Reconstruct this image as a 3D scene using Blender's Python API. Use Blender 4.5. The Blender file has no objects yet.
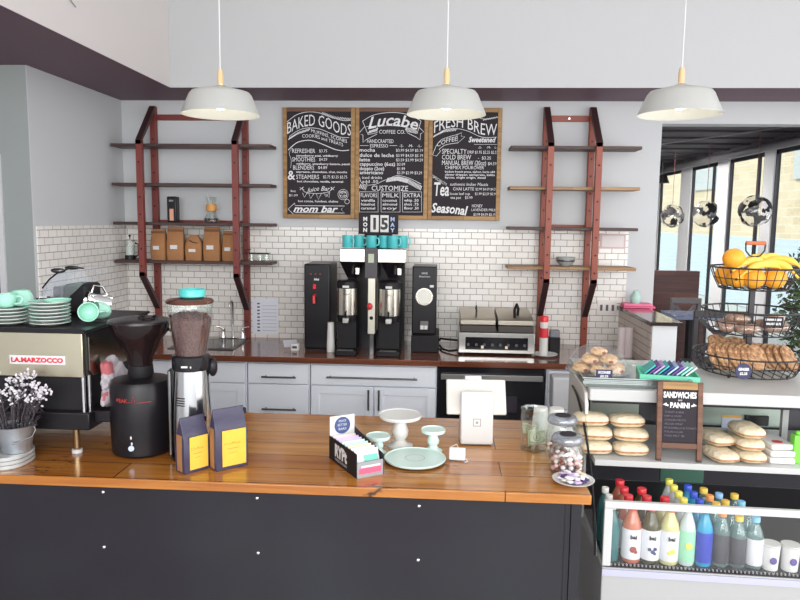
import bpy, bmesh, math, random
from math import sin, cos, pi, radians as R, hypot, atan2, sqrt
from mathutils import Vector, Matrix, Euler
random.seed(7)
S = bpy.context.scene
COL = S.collection

# ------------------------------------------------------------------ camera
CZ = 1.77
YAW, PIT, ROL, FPX = 0.0598598, 0.1144941, -0.0121706, 697.59
fw = Vector((-sin(YAW)*cos(PIT), cos(YAW)*cos(PIT), -sin(PIT)))
r0 = Vector((cos(YAW), sin(YAW), 0)); d0 = fw.cross(r0)
rt = cos(ROL)*r0 + sin(ROL)*d0
dn = -sin(ROL)*r0 + cos(ROL)*d0
EYE = Vector((0, 0, CZ))
cd = bpy.data.cameras.new('camera'); cam = bpy.data.objects.new('camera', cd); COL.objects.link(cam)
mw = Matrix((( rt.x, -dn.x, -fw.x, 0), (rt.y, -dn.y, -fw.y, 0), (rt.z, -dn.z, -fw.z, CZ), (0, 0, 0, 1)))
cam.matrix_world = mw
cd.sensor_fit = 'HORIZONTAL'; cd.sensor_width = 36; cd.lens = FPX*36/800; cd.clip_start = 0.05; cd.clip_end = 200
S.camera = cam

# ------------------------------------------------------------------ world, daylight, exposure
S.view_settings.view_transform = 'Standard'; S.view_settings.look = 'None'
S.view_settings.gamma = 1; S.view_settings.use_curve_mapping = False
S.view_settings.exposure = 0.2
w = bpy.data.worlds.new('daylight'); S.world = w; w.use_nodes = True
w.node_tree.nodes['Background'].inputs[0].default_value = (0.94, 0.97, 1.0, 1)
w.node_tree.nodes['Background'].inputs[1].default_value = 1.5

def area(name, loc, target, sx, sy, power, color=(1, 1, 1)):
    l = bpy.data.lights.new(name, 'AREA'); l.shape = 'RECTANGLE'; l.size = sx; l.size_y = sy
    l.energy = power; l.color = color
    o = bpy.data.objects.new(name, l); COL.objects.link(o); o.location = loc
    o.rotation_euler = (Vector(target)-Vector(loc)).to_track_quat('-Z', 'Y').to_euler()
    return o
area('front_window_light', (1.2, -2.4, 2.5), (-1.0, 4.8, 0.5), 3.4, 2.0, 105, (1, 0.99, 0.965))
sl = bpy.data.lights.new('sun', 'SUN'); sl.energy = 3.2; sl.angle = R(2); sl.color = (1, .95, .86)
so_ = bpy.data.objects.new('sun', sl); COL.objects.link(so_); so_.location = (-8, 20, 12); so_.rotation_euler = Vector((.75, -.2, -.62)).to_track_quat('-Z', 'Y').to_euler()
area('right_window_light', (3.1, 0.6, 1.5), (-2.2, 3.6, 1.3), 3.2, 1.8, 46, (1, .99, .97))
area('far_room_fill_light', (1.9, 7.2, 2.46), (2.3, 7.6, 0), .5, 3.2, 130, (1, .97, .92))  # added area lamp without a fixture, brightens the far window pillars
area('rear_fill_light', (-1.2, -2.6, 2.3), (-0.6, 4.6, 0.3), 2.6, 1.6, 85, (0.95, 0.98, 1))  # added fill lamp behind the camera, lifts the back cabinets

# ------------------------------------------------------------------ helpers
def ray(x, y):
    return ((x-400)/FPX)*rt + ((y-300)/FPX)*dn + fw
def at(x, y, Y=None, z=None, X=None):
    """world point seen at photo pixel (x, y) on the plane Y, z or X."""
    r = ray(x, y)
    t = Y/r.y if Y is not None else ((z-CZ)/r.z if z is not None else X/r.x)
    return EYE + r*t
def lin(c):
    c = c/255
    return c/12.92 if c <= .04045 else ((c+.055)/1.055)**2.4
def rgb(t): return (lin(t[0]), lin(t[1]), lin(t[2]), 1)

MATS = {}
def mat(name, col=(200, 200, 200), rough=.5, metal=0, spec=.5, var=None, bump=None, coat=0, emit=0, stretch=(1, 1, 1), sub=0):
    """var=(scale, amount, colour2): noise mix; bump=(scale, strength)"""
    if name in MATS: return MATS[name]
    m = bpy.data.materials.new(name); m.use_nodes = True; nt = m.node_tree; b = nt.nodes['Principled BSDF']
    b.inputs['Base Color'].default_value = rgb(col); b.inputs['Roughness'].default_value = rough
    b.inputs['Metallic'].default_value = metal; b.inputs['Specular IOR Level'].default_value = spec
    b.inputs['Coat Weight'].default_value = coat
    if sub: b.inputs['Subsurface Weight'].default_value = sub; b.inputs['Subsurface Scale'].default_value = .02
    if emit:
        b.inputs['Emission Color'].default_value = rgb(col); b.inputs['Emission Strength'].default_value = emit
    if var or bump:
        tc = nt.nodes.new('ShaderNodeTexCoord'); mp = nt.nodes.new('ShaderNodeMapping')
        mp.inputs['Scale'].default_value = stretch; nt.links.new(tc.outputs['Object'], mp.inputs['Vector'])
    if var:
        n = nt.nodes.new('ShaderNodeTexNoise'); n.inputs['Scale'].default_value = var[0]; n.inputs['Detail'].default_value = 4
        nt.links.new(mp.outputs[0], n.inputs['Vector'])
        cr = nt.nodes.new('ShaderNodeValToRGB'); cr.color_ramp.elements[0].position = .5-.5*(1-var[1]); cr.color_ramp.elements[1].position = .5+.5*(1-var[1])
        cr.color_ramp.elements[0].color = rgb(col); cr.color_ramp.elements[1].color = rgb(var[2])
        nt.links.new(n.outputs['Fac'], cr.inputs['Fac']); nt.links.new(cr.outputs[0], b.inputs['Base Color'])
    if bump:
        n = nt.nodes.new('ShaderNodeTexNoise'); n.inputs['Scale'].default_value = bump[0]; n.inputs['Detail'].default_value = 3
        nt.links.new(mp.outputs[0], n.inputs['Vector'])
        bp = nt.nodes.new('ShaderNodeBump'); bp.inputs['Strength'].default_value = bump[1]; bp.inputs['Distance'].default_value = .01
        nt.links.new(n.outputs['Fac'], bp.inputs['Height']); nt.links.new(bp.outputs[0], b.inputs['Normal'])
    MATS[name] = m
    return m

def glassmat(name, tint=(254, 255, 255), refl=.03, rough=.03, haze=0, hazecol=(235, 240, 240)):
    if name in MATS: return MATS[name]
    m = bpy.data.materials.new(name); m.use_nodes = True; nt = m.node_tree; nt.nodes.clear()
    o = nt.nodes.new('ShaderNodeOutputMaterial'); t = nt.nodes.new('ShaderNodeBsdfTransparent'); t.inputs[0].default_value = rgb(tint)
    g = nt.nodes.new('ShaderNodeBsdfGlossy'); g.inputs['Roughness'].default_value = rough; g.inputs[0].default_value = (.95, .95, .95, 1)
    lw = nt.nodes.new('ShaderNodeLayerWeight'); lw.inputs['Blend'].default_value = .35
    mr = nt.nodes.new('ShaderNodeMapRange'); mr.inputs['To Min'].default_value = refl; mr.inputs['To Max'].default_value = min(1, refl+.16)
    nt.links.new(lw.outputs['Facing'], mr.inputs['Value'])
    mx = nt.nodes.new('ShaderNodeMixShader'); nt.links.new(mr.outputs[0], mx.inputs[0]); nt.links.new(t.outputs[0], mx.inputs[1]); nt.links.new(g.outputs[0], mx.inputs[2])
    last = mx
    if haze:
        d = nt.nodes.new('ShaderNodeBsdfDiffuse'); d.inputs[0].default_value = rgb(hazecol)
        m2 = nt.nodes.new('ShaderNodeMixShader'); m2.inputs[0].default_value = haze
        nt.links.new(mx.outputs[0], m2.inputs[1]); nt.links.new(d.outputs[0], m2.inputs[2]); last = m2
    nt.links.new(last.outputs[0], o.inputs[0]); MATS[name] = m
    return m

def woodmat(name, c1, c2, rough, axis='X', plank=.12, length=1.4, gap=(60, 30, 15), c3=None, grain=1.0, bump=.15, coat=0, cracks=False):
    """planks: brick pattern laid along axis; streaky grain."""
    if name in MATS: return MATS[name]
    m = bpy.data.materials.new(name); m.use_nodes = True; nt = m.node_tree; b = nt.nodes['Principled BSDF']; L = nt.links.new
    tc = nt.nodes.new('ShaderNodeTexCoord'); mp = nt.nodes.new('ShaderNodeMapping'); L(tc.outputs['Object'], mp.inputs[0])
    if axis == 'Y': mp.inputs['Rotation'].default_value = (0, 0, pi/2)
    if axis == 'Z': mp.inputs['Rotation'].default_value = (0, pi/2, 0)
    if axis == 'XZ': mp.inputs['Rotation'].default_value = (pi/2, 0, 0)
    br = nt.nodes.new('ShaderNodeTexBrick'); br.inputs['Scale'].default_value = 1; br.inputs['Brick Width'].default_value = length
    br.inputs['Row Height'].default_value = plank; br.inputs['Mortar Size'].default_value = .0022 if cracks else .0012; br.inputs['Mortar Smooth'].default_value = .3; br.inputs['Bias'].default_value = 0
    br.inputs['Color1'].default_value = rgb(c1); br.inputs['Color2'].default_value = rgb(c2); br.inputs['Mortar'].default_value = rgb(gap)
    L(mp.outputs[0], br.inputs['Vector'])
    ms = nt.nodes.new('ShaderNodeMapping'); ms.inputs['Scale'].default_value = (1.6*grain, 26*grain, 26*grain); L(mp.outputs[0], ms.inputs[0])
    n = nt.nodes.new('ShaderNodeTexNoise'); n.inputs['Scale'].default_value = 1.5; n.inputs['Detail'].default_value = 7; n.inputs['Roughness'].default_value = .6; n.inputs['Distortion'].default_value = .4
    L(ms.outputs[0], n.inputs['Vector'])
    cr = nt.nodes.new('ShaderNodeValToRGB'); cr.color_ramp.elements[0].position = .35; cr.color_ramp.elements[1].position = .68
    cr.color_ramp.elements[0].color = rgb(c3 or tuple(int(v*.72) for v in c1)); cr.color_ramp.elements[1].color = (1, 1, 1, 1)
    L(n.outputs['Fac'], cr.inputs[0])
    mx = nt.nodes.new('ShaderNodeMix'); mx.data_type = 'RGBA'; mx.blend_type = 'MULTIPLY'; mx.inputs[0].default_value = .55
    L(br.outputs['Color'], mx.inputs[6]); L(cr.outputs[0], mx.inputs[7])
    last = mx.outputs[2]
    if cracks:
        mk = nt.nodes.new('ShaderNodeMapping'); mk.inputs['Scale'].default_value = (1.1, 9, 1); L(mp.outputs[0], mk.inputs[0])
        nk = nt.nodes.new('ShaderNodeTexNoise'); nk.inputs['Scale'].default_value = 1.3; nk.inputs['Detail'].default_value = 5; nk.inputs['Distortion'].default_value = 1.0
        L(mk.outputs[0], nk.inputs['Vector'])
        ck = nt.nodes.new('ShaderNodeValToRGB'); e = ck.color_ramp.elements; e[0].position = .492; e[0].color = (0, 0, 0, 1); e[1].position = .508; e[1].color = (0, 0, 0, 1)
        x = e.new(.5); x.color = (1, 1, 1, 1)
        L(nk.outputs['Fac'], ck.inputs[0])
        nk2 = nt.nodes.new('ShaderNodeTexNoise'); nk2.inputs['Scale'].default_value = 2.1; L(mp.outputs[0], nk2.inputs['Vector'])
        c2_ = nt.nodes.new('ShaderNodeValToRGB'); c2_.color_ramp.elements[0].position = .5; c2_.color_ramp.elements[1].position = .6; L(nk2.outputs['Fac'], c2_.inputs[0])
        mu = nt.nodes.new('ShaderNodeMath'); mu.operation = 'MULTIPLY'; L(ck.outputs[0], mu.inputs[0]); L(c2_.outputs[0], mu.inputs[1])
        m3 = nt.nodes.new('ShaderNodeMix'); m3.data_type = 'RGBA'; L(mu.outputs[0], m3.inputs[0]); L(last, m3.inputs[6]); m3.inputs[7].default_value = rgb((45, 22, 12))
        last = m3.outputs[2]
    L(last, b.inputs['Base Color'])
    b.inputs['Roughness'].default_value = rough; b.inputs['Coat Weight'].default_value = coat; b.inputs['Coat Roughness'].default_value = .12
    bp = nt.nodes.new('ShaderNodeBump'); bp.inputs['Strength'].default_value = bump; bp.inputs['Distance'].default_value = .004
    L(n.outputs['Fac'], bp.inputs['Height']); L(bp.outputs[0], b.inputs['Normal'])
    MATS[name] = m
    return m

def tilemat(name, c1, c2, mortar, bw, rh, ms=.0035, rot=(0, 0, 0), off=(0, 0, 0), rough=.18):
    m = bpy.data.materials.new(name); m.use_nodes = True; nt = m.node_tree; b = nt.nodes['Principled BSDF']; L = nt.links.new
    tc = nt.nodes.new('ShaderNodeTexCoord'); sp = nt.nodes.new('ShaderNodeSeparateXYZ'); cb = nt.nodes.new('ShaderNodeCombineXYZ')
    L(tc.outputs['Object'], sp.inputs[0])
    L(sp.outputs['Y' if rot else 'X'], cb.inputs[0]); L(sp.outputs['Z'], cb.inputs[1])
    mp = nt.nodes.new('ShaderNodeMapping'); mp.inputs['Location'].default_value = off; L(cb.outputs[0], mp.inputs[0])
    br = nt.nodes.new('ShaderNodeTexBrick'); br.inputs['Scale'].default_value = 1; br.inputs['Brick Width'].default_value = bw; br.inputs['Row Height'].default_value = rh
    br.inputs['Mortar Size'].default_value = ms*.5; br.inputs['Mortar Smooth'].default_value = .15
    br.inputs['Color1'].default_value = rgb(c1); br.inputs['Color2'].default_value = rgb(c2); br.inputs['Mortar'].default_value = rgb(mortar)
    L(mp.outputs[0], br.inputs['Vector']); L(br.outputs['Color'], b.inputs['Base Color'])
    rr = nt.nodes.new('ShaderNodeMapRange'); rr.inputs['To Min'].default_value = rough; rr.inputs['To Max'].default_value = .8; L(br.outputs['Fac'], rr.inputs[0]); L(rr.outputs[0], b.inputs['Roughness'])
    bp = nt.nodes.new('ShaderNodeBump'); bp.invert = True; bp.inputs['Strength'].default_value = .5; bp.inputs['Distance'].default_value = .003
    L(br.outputs['Fac'], bp.inputs['Height']); L(bp.outputs[0], b.inputs['Normal'])
    return m

class B:
    """collects shapes into one mesh; self.mi is the material slot of what comes next."""
    def __init__(s): s.bm = bmesh.new(); s.mi = 0
    def _f(s, vs, fs, M=None):
        v = [s.bm.verts.new(M @ Vector(p) if M else p) for p in vs]
        for f in fs:
            try:
                q = s.bm.faces.new([v[i] for i in f]); q.material_index = s.mi
            except ValueError: pass
        return v
    def box(s, x, y, z, sx, sy, sz, rot=None):
        h = (sx/2, sy/2, sz/2)
        vs = [(a*h[0], b*h[1], c*h[2]) for a in (-1, 1) for b in (-1, 1) for c in (-1, 1)]
        M = Matrix.Translation((x, y, z)) @ (Euler(rot).to_matrix().to_4x4() if rot else Matrix())
        s._f(vs, [(0, 1, 3, 2), (4, 6, 7, 5), (0, 4, 5, 1), (2, 3, 7, 6), (0, 2, 6, 4), (1, 5, 7, 3)], M); return s
    def bx(s, x0, x1, y0, y1, z0, z1): return s.box((x0+x1)/2, (y0+y1)/2, (z0+z1)/2, abs(x1-x0), abs(y1-y0), abs(z1-z0))
    def lathe(s, prof, x=0, y=0, z=0, n=28, M=None, sx=1, sy=1):
        T = Matrix.Translation((x, y, z)) @ (M or Matrix())
        vs = []; rings = []
        for r, h in prof:
            if r < 1e-6: rings.append([len(vs)]); vs.append((0, 0, h))
            else:
                rings.append(list(range(len(vs), len(vs)+n))); vs += [(r*cos(2*pi*i/n)*sx, r*sin(2*pi*i/n)*sy, h) for i in range(n)]
        fs = []
        for a, b in zip(rings, rings[1:]):
            for i in range(n):
                j = (i+1) % n
                if len(a) == 1 and len(b) == 1: continue
                if len(a) == 1: fs.append((a[0], b[j], b[i]))
                elif len(b) == 1: fs.append((a[i], a[j], b[0]))
                else: fs.append((a[i], a[j], b[j], b[i]))
        s._f(vs, fs, T); return s
    def cyl(s, x, y, z0, z1, r, r1=None, n=24):
        r1 = r if r1 is None else r1
        return s.lathe([(0, z0), (r, z0), (r1, z1), (0, z1)], x, y, 0, n)
    def rod(s, a, b, r, r1=None, n=12):
        a = Vector(a); b = Vector(b); d = b-a; r1 = r if r1 is None else r1
        M = Matrix.Translation(a) @ d.to_track_quat('Z', 'Y').to_matrix().to_4x4()
        return s.lathe([(0, 0), (r, 0), (r1, d.length), (0, d.length)], 0, 0, 0, n, M)
    def ell(s, x, y, z, rx, ry, rz, n=20, k=12, rot=None, M=None):
        T = M if M else Matrix.Translation((x, y, z)) @ (Euler(rot).to_matrix().to_4x4() if rot else Matrix())
        T = T @ Matrix.Diagonal((rx, ry, rz, 1))
        return s.lathe([(abs(sin(pi*i/k)) if 0 < i < k else 0, -cos(pi*i/k)) for i in range(k+1)], 0, 0, 0, n, T)
    def tube(s, pts, r, n=8, closed=False, flat=None):
        pts = [Vector(p) for p in pts]; N = len(pts); vs = []; up = Vector((0, 0, 1)); prev = None
        rr = r if isinstance(r, (list, tuple)) else [r]*N
        for i, p in enumerate(pts):
            t = (pts[(i+1) % N]-pts[i-1]) if closed else (pts[min(i+1, N-1)]-pts[max(i-1, 0)])
            t.normalize()
            if prev is None: a = t.cross(up); a = t.cross(Vector((1, 0, 0))) if a.length < .05 else a
            else: a = prev - t*prev.dot(t)
            a.normalize(); prev = a; c = t.cross(a)
            vs += [p+(a*cos(2*pi*k/n)+c*sin(2*pi*k/n))*rr[i] for k in range(n)]
        fs = [(i*n+k, i*n+(k+1) % n, ((i+1) % N)*n+(k+1) % n, ((i+1) % N)*n+k) for i in range(N if closed else N-1) for k in range(n)]
        if not closed: fs += [tuple(range(n))[::-1], tuple((N-1)*n+k for k in range(n))]
        s._f(vs, fs); return s
    def ring(s, x, y, z, r, t, n=40, k=8, sy=1, tilt=0):
        return s.tube([(x+r*cos(2*pi*i/n), y+r*sy*sin(2*pi*i/n), z+tilt*sin(2*pi*i/n)) for i in range(n)], t, k, True)
    def prism(s, pts, axis, a, b, M=None):
        """pts in the other two axes in order; extruded from a to b along axis."""
        def P(p, c): return {'x': (c, p[0], p[1]), 'y': (p[0], c, p[1]), 'z': (p[0], p[1], c)}[axis]
        n = len(pts); vs = [P(p, a) for p in pts]+[P(p, b) for p in pts]
        s._f(vs, [tuple(range(n))[::-1], tuple(range(n, 2*n))]+[(i, (i+1) % n, n+(i+1) % n, n+i) for i in range(n)], M); return s
    def strip(s, pts, wd, y, th=.0006):
        """flat painted stroke in the XZ plane at depth y"""
        pts = [Vector((p[0], p[1])) for p in pts]; N = len(pts); vs = []
        for i, p in enumerate(pts):
            t = pts[min(i+1, N-1)]-pts[max(i-1, 0)]; t.normalize(); nn = Vector((-t.y, t.x))*wd/2
            for q in (p+nn, p-nn):
                vs.append((q.x, y, q.y))
        fs = [(2*i, 2*i+2, 2*i+3, 2*i+1) for i in range(N-1)]
        s._f(vs, fs); return s
    def build(s, name, mats, parent=None, bevel=0, seg=2, smooth=40, loc=None, rotz=0, subd=0):
        bmesh.ops.recalc_face_normals(s.bm, faces=s.bm.faces)
        me = bpy.data.meshes.new(name); s.bm.to_mesh(me); s.bm.free()
        for m in (mats if isinstance(mats, (list, tuple)) else [mats]): me.materials.append(m)
        me.polygons.foreach_set('use_smooth', [True]*len(me.polygons)); me.set_sharp_from_angle(angle=R(smooth))
        o = bpy.data.objects.new(name, me); COL.objects.link(o)
        if parent: o.parent = parent
        if loc is not None: o.location = loc
        o.rotation_euler[2] = rotz
        if bevel:
            md = o.modifiers.new('bevel', 'BEVEL'); md.width = bevel; md.segments = seg; md.limit_method = 'ANGLE'; md.angle_limit = R(40)
        if subd:
            md = o.modifiers.new('sub', 'SUBSURF'); md.levels = subd; md.render_levels = subd
        return o

def tag(o, label, cat, group=None):
    o['label'] = label; o['category'] = cat
    if group: o['group'] = group
    return o
def thing(name, label, cat, loc, rotz=0, group=None):
    o = bpy.data.objects.new(name, None); COL.objects.link(o); o.location = loc; o.rotation_euler[2] = rotz; o.empty_display_size = .05
    return tag(o, label, cat, group)
def struct(name, b, m, **k):
    o = b.build(name, m, **k); o['kind'] = 'structure'; return o
def kids(o): return [c for c in bpy.data.objects if c.parent == o]
def dup(root, loc, rotz=None, label=None, group=None):
    r = root.copy(); COL.objects.link(r); r.location = loc
    if rotz is not None: r.rotation_euler[2] = rotz
    if label: r['label'] = label
    if group: r['group'] = group
    for ch in kids(root):
        c = ch.copy(); COL.objects.link(c); c.parent = r
        for g in kids(ch):
            d = g.copy(); COL.objects.link(d); d.parent = c
    return r

def text_into(b, s, x, z, h, y, width=None, align='LEFT', shear=0, bold=0, warp=None, M=None):
    """letters as mesh in the XZ plane facing -Y; h = capital height, width = fitted width"""
    cu = bpy.data.curves.new('t', 'FONT'); cu.body = s; cu.size = h/.70; cu.shear = shear; cu.offset = bold; cu.resolution_u = 2
    o = bpy.data.objects.new('t', cu); COL.objects.link(o)
    dg = bpy.context.evaluated_depsgraph_get(); me = o.evaluated_get(dg).to_mesh()
    vs = [v.co.copy() for v in me.vertices]; fs = [tuple(p.vertices) for p in me.polygons]
    o.evaluated_get(dg).to_mesh_clear(); bpy.data.objects.remove(o); bpy.data.curves.remove(cu)
    if not vs: return
    mn = min(v.x for v in vs); mxx = max(v.x for v in vs); k = (width/(mxx-mn)) if width else 1
    W_ = (mxx-mn)*k; ox = {'LEFT': 0, 'CENTER': -W_/2, 'RIGHT': -W_}[align]
    out = []
    for v in vs:
        px = x+ox+(v.x-mn)*k; pz = z+v.y
        if warp: px, pz = warp(px, pz)
        out.append((px, y, pz))
    s_ = b._f(out, fs, M)

# ------------------------------------------------------------------ materials
WALLP = mat('painted_wall_grey', (197, 198, 200), .75, bump=(60, .05))
FASC = mat('painted_upper_wall', (182, 182, 183), .8, bump=(40, .04))
FASCL = mat('painted_upper_wall_warm', (204, 197, 195), .8)
SOFF = mat('plum_painted_soffit', (110, 86, 98), .6)
DARKC = mat('dark_plank_ceiling', (62, 56, 62), .6)
WHITE = mat('white_paint', (206, 206, 208), .45)
CABW = mat('cabinet_white', (240, 243, 250), .4)
WMUL = mat('white_window_pillar', (224, 225, 227), .6)
BLK = mat('black_plastic', (26, 23, 27), .35, spec=.3)
BLKM = mat('black_matte', (28, 26, 29), .6, spec=.3)
BLKG = mat('black_gloss', (30, 29, 33), .15)
STEEL = mat('brushed_steel', (196, 194, 190), .3, 1, bump=(120, .05), stretch=(1, 1, 14))
STEELD = mat('dark_steel', (110, 108, 108), .35, 1)
CHROME = mat('chrome', (225, 225, 225), .12, 1)
REDP = mat('oxblood_painted_steel', (112, 44, 40), .45, var=(9, .3, (128, 56, 48)))
REDR = mat('rust_red_painted_steel', (134, 58, 40), .45, var=(9, .3, (146, 68, 46)))
HOLE = mat('dark_hole', (30, 22, 22), .8)
SHELFD = woodmat('dark_shelf_plank', (88, 62, 56), (74, 52, 50), .5, plank=.4, length=3)
SHELFL = woodmat('weathered_shelf_plank', (182, 144, 104), (156, 120, 88), .55, plank=.4, length=3)
FRAMEW = woodmat('oak_frame', (178, 138, 82), (160, 118, 68), .5, plank=.3, length=2)
FRAMED = woodmat('dark_walnut_frame', (122, 80, 56), (108, 68, 50), .5, plank=.3, length=2)
CHALK = mat('chalkboard_black', (40, 36, 41), .75, spec=.3, var=(6, .2, (50, 44, 50)))
CHALKW = mat('chalk_white', (225, 224, 224), .9)
CHALKG = mat('chalk_grey', (168, 164, 170), .9)
COUNTER = woodmat('varnished_counter_planks', (208, 148, 68), (176, 112, 46), .2, plank=.128, length=2.4, c3=(170, 106, 52), gap=(60, 34, 20), bump=.08, coat=.35, cracks=True)
BCOUNT = woodmat('back_counter_planks', (138, 84, 60), (112, 62, 46), .15, plank=.1, length=1.3, c3=(96, 50, 36), gap=(48, 24, 18), bump=.05, coat=.5)
TEAL = mat('teal_ceramic', (84, 190, 186), .3)
MINT = mat('mint_ceramic', (168, 222, 202), .3)
CERW = mat('white_ceramic', (212, 210, 206), .25)
CERM = mat('pale_mint_glaze', (205, 226, 218), .3)
PAPER = mat('white_paper', (214, 212, 210), .7)
KRAFT = mat('kraft_paper', (172, 122, 78), .75, var=(14, .2, (150, 102, 64)), bump=(18, .6))
GLASS = glassmat('clear_glass')
GLASST = glassmat('thick_clear_glass', (252, 254, 253), .05)
PLAST = glassmat('clear_plastic', (246, 248, 252), .06, .12, .08)
SMOKE = glassmat('smoked_plastic', (110, 84, 82), .04, .08, .45, (48, 36, 38))
RED = mat('red_plastic', (206, 48, 58), .35)
YEL = mat('yellow_plastic', (226, 214, 96), .4)
BLUE = mat('blue_plastic', (48, 78, 190), .35)
ORANGE = mat('orange_skin', (246, 160, 36), .45, bump=(160, .25), var=(3, .2, (250, 176, 52)))
BANANA = mat('banana_skin', (240, 204, 70), .5, var=(7, .2, (246, 216, 108)))
BREAD = mat('baked_crust', (196, 144, 92), .75, var=(55, .55, (226, 200, 160)), bump=(120, .8))
COOKIE = mat('crackled_cookie', (120, 74, 46), .8, var=(75, .62, (214, 170, 126)), bump=(90, 1))
WRAP = mat('white_bread_wrap', (218, 200, 164), .5, var=(38, .5, (228, 214, 188)), bump=(50, .8))
FILL = mat('sandwich_filling', (150, 96, 66), .7, var=(60, .5, (196, 150, 100)))
GALV = mat('galvanised_steel', (206, 212, 218), .35, .85, var=(10, .4, (168, 176, 184)))

W = 4.87       # back wall plane
SZ = 2.575     # soffit underside
# ------------------------------------------------------------------ setting
struct('floor', B().bx(-6, 7, -3.5, 14, -.06, 0), mat('grey_floor', (190, 186, 184), .4, var=(3, .4, (170, 166, 166))))
# back wall: paint above, tile below
struct('wall_back', B().bx(-2.26, 1.452, W, W+.14, 0, SZ), WALLP)
TILE = tilemat('subway_tile_back', (240, 235, 230), (230, 225, 218), (128, 118, 116), .0872, .0431, .0036, rot=None, off=(.02, -.0075, 0))
struct('wall_back_tiles', B().bx(-2.252, 1.265, W-.006, W-.0005, .92, 1.71), TILE)
struct('trim_1', B().bx(-2.252, 1.265, W-.008, W-.0005, 1.7105, 1.7155), mat('tile_edge', (190, 186, 184), .4))
struct('wall_header', B().bx(1.452, 3.2, W, W+.14, 2.43, SZ), WALLP)
# left wall
struct('wall_left', B().bx(-2.40, -2.26, 3.9, W+.14, 0, SZ).bx(-2.264, -2.26, 3.7501, 3.9, 0, SZ), WALLP)
TILEL = tilemat('subway_tile_left', (240, 236, 232), (232, 228, 222), (142, 132, 132), .0872, .0431, .0036, rot=1, off=(0, -.0075, 0))
struct('wall_left_tiles', B().bx(-2.2595, -2.253, 3.77, W-.008, .92, 1.71), TILEL)
struct('wall_left_front', B().bx(-4.2, -2.2645, 3.75, 3.9, 0, SZ), mat('painted_wall_sage', (150, 156, 154), .75))
struct('wall_left_far', B().bx(-4.34, -4.2, -3.5, 3.9, 0, SZ), WALLP)
p = at(3, 260, Y=3.74)
struct('trim_2', B().bx(p.x-.02, p.x+.012, 3.735, 3.7495, 0, 2.1), WHITE)
struct('trim_3', B().bx(p.x-.5, p.x-.02, 3.742, 3.7495, 0, 2.06), mat('door_recess', (60, 60, 66), .6))
# soffit: lower ceiling along left and back
so = B().bx(-4.34, -1.723, -3.5, W+.14, SZ, SZ+.02).bx(-1.723, 4.2, 4.396, W+.14, SZ, SZ+.02)
struct('ceiling_soffit', so, SOFF)
struct('wall_upper_left', B().bx(-1.9, -1.7225, -3.5, 4.55, SZ+.0205, 4.8).bx(-1.7229, -1.7225, -3.5, 4.3955, SZ+.001, SZ+.0205), FASCL)
struct('wall_upper_back', B().bx(-1.722, 4.2, 4.3955, 4.55, SZ+.0205, 4.8).bx(-1.722, 4.2, 4.3955, 4.3959, SZ+.001, SZ+.0205), FASC)
struct('ceiling', B().bx(-2, 4.2, -3.5, 4.6, 4.8, 4.95), WHITE)
a = at(62, 0, X=-1.72); b_ = at(75, 7, X=-1.72)
struct('trim_4', B().tube([a+Vector((.004, -.2, .12)), b_+Vector((.004, 0, 0))], .003, 6), mat('seam_grey', (150, 146, 146), .7))
# room beyond the opening
ce = B().bx(1.2, 2.95, W+.14, 12, 2.5, 2.6)
struct('ceiling_far', ce, DARKC)
jb = B()
for i in range(14): jb.bx(1.25, 2.9, 5.3+i*.45, 5.34+i*.45, 2.485, 2.4995)
struct('ceiling_far_boards', jb, mat('ceiling_joint', (46, 42, 48), .6))
struct('wall_far', B().bx(-.2, 2.95, 11.9, 12.05, 0, 2.5), mat('far_wall_grey', (150, 150, 156), .8))
struct('wall_far_left', B().bx(1.1, 1.2, W+.14, 12, 0, 2.5), mat('far_wall_grey', (150, 150, 156), .8))
struct('trim_5', B().rod((2.66, 5.0, 2.40), (2.66, 11.8, 2.40), .035, n=16).rod((2.5, 5.2, 2.47), (1.6, 7.2, 2.47), .006, n=6), mat('grey_conduit', (120, 118, 122), .4, .5))
# window wall at X = 2.8
XW = 2.8; ztop = 2.40
def yw(px, py=215): return at(px, py, X=XW).y
pil = [(651, 659), (680, 690), (716, 727), (762, 772), (826, 842)]
for i, (l, r) in enumerate(pil):
    y1, y0 = yw(l), yw(r)
    struct('trim_%d' % (6+i), B().bx(XW-.012, XW+.03, y0, y1, 0, 2.5), WMUL)
struct('wall_right_header', B().bx(XW-.02, XW+.08, 4.4, 12, ztop, 2.5), mat('dark_header', (72, 68, 74), .6))
FRB = mat('dark_window_frame', (46, 44, 50), .5)
wp = [(r, l2) for (l, r), (l2, r2) in zip(pil, pil[1:])]
WG = glassmat('window_glass', (238, 246, 246), .04)
for i, (l, r) in enumerate(wp):
    y1, y0 = yw(l), yw(r)
    fr = B().bx(XW, XW+.02, y0, y0+.03, 0, ztop).bx(XW, XW+.02, y1-.05, y1, 0, ztop).bx(XW, XW+.02, y0, y1, ztop-.04, ztop).bx(XW, XW+.02, y0, y1, 0, .08)
    fo = struct('window_%d' % (i+1), fr, FRB)
    g = B().bx(XW+.008, XW+.012, y0+.03, y1-.05, .08, ztop-.04).build('pane', WG, fo)
    if i in (1, 2):
        m_ = y0+.18*(y1-y0); B().bx(XW+.0, XW+.02, m_-.02, m_+.02, .08, ztop-.04).build('window_mullion', FRB, fo)
# half wall with cap
HW = B().bx(1.23, 1.37, 4.10, W-.0065, 0, 1.178)
struct('wall_half', HW, WMUL)
struct('wall_half_tiles', B().bx(1.224, 1.2295, 4.11, W-.0065, .921, 1.177), tilemat('subway_tile_half', (206, 196, 182), (192, 180, 168), (96, 84, 80), .0872*3, .0431, .004, rot=1, off=(.01, -.0075, 0)))
struct('trim_12', B().bx(1.21, 1.39, 4.07, W-.0065, 1.179, 1.20), mat('dark_cap', (58, 46, 46), .15, coat=.5))
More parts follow.
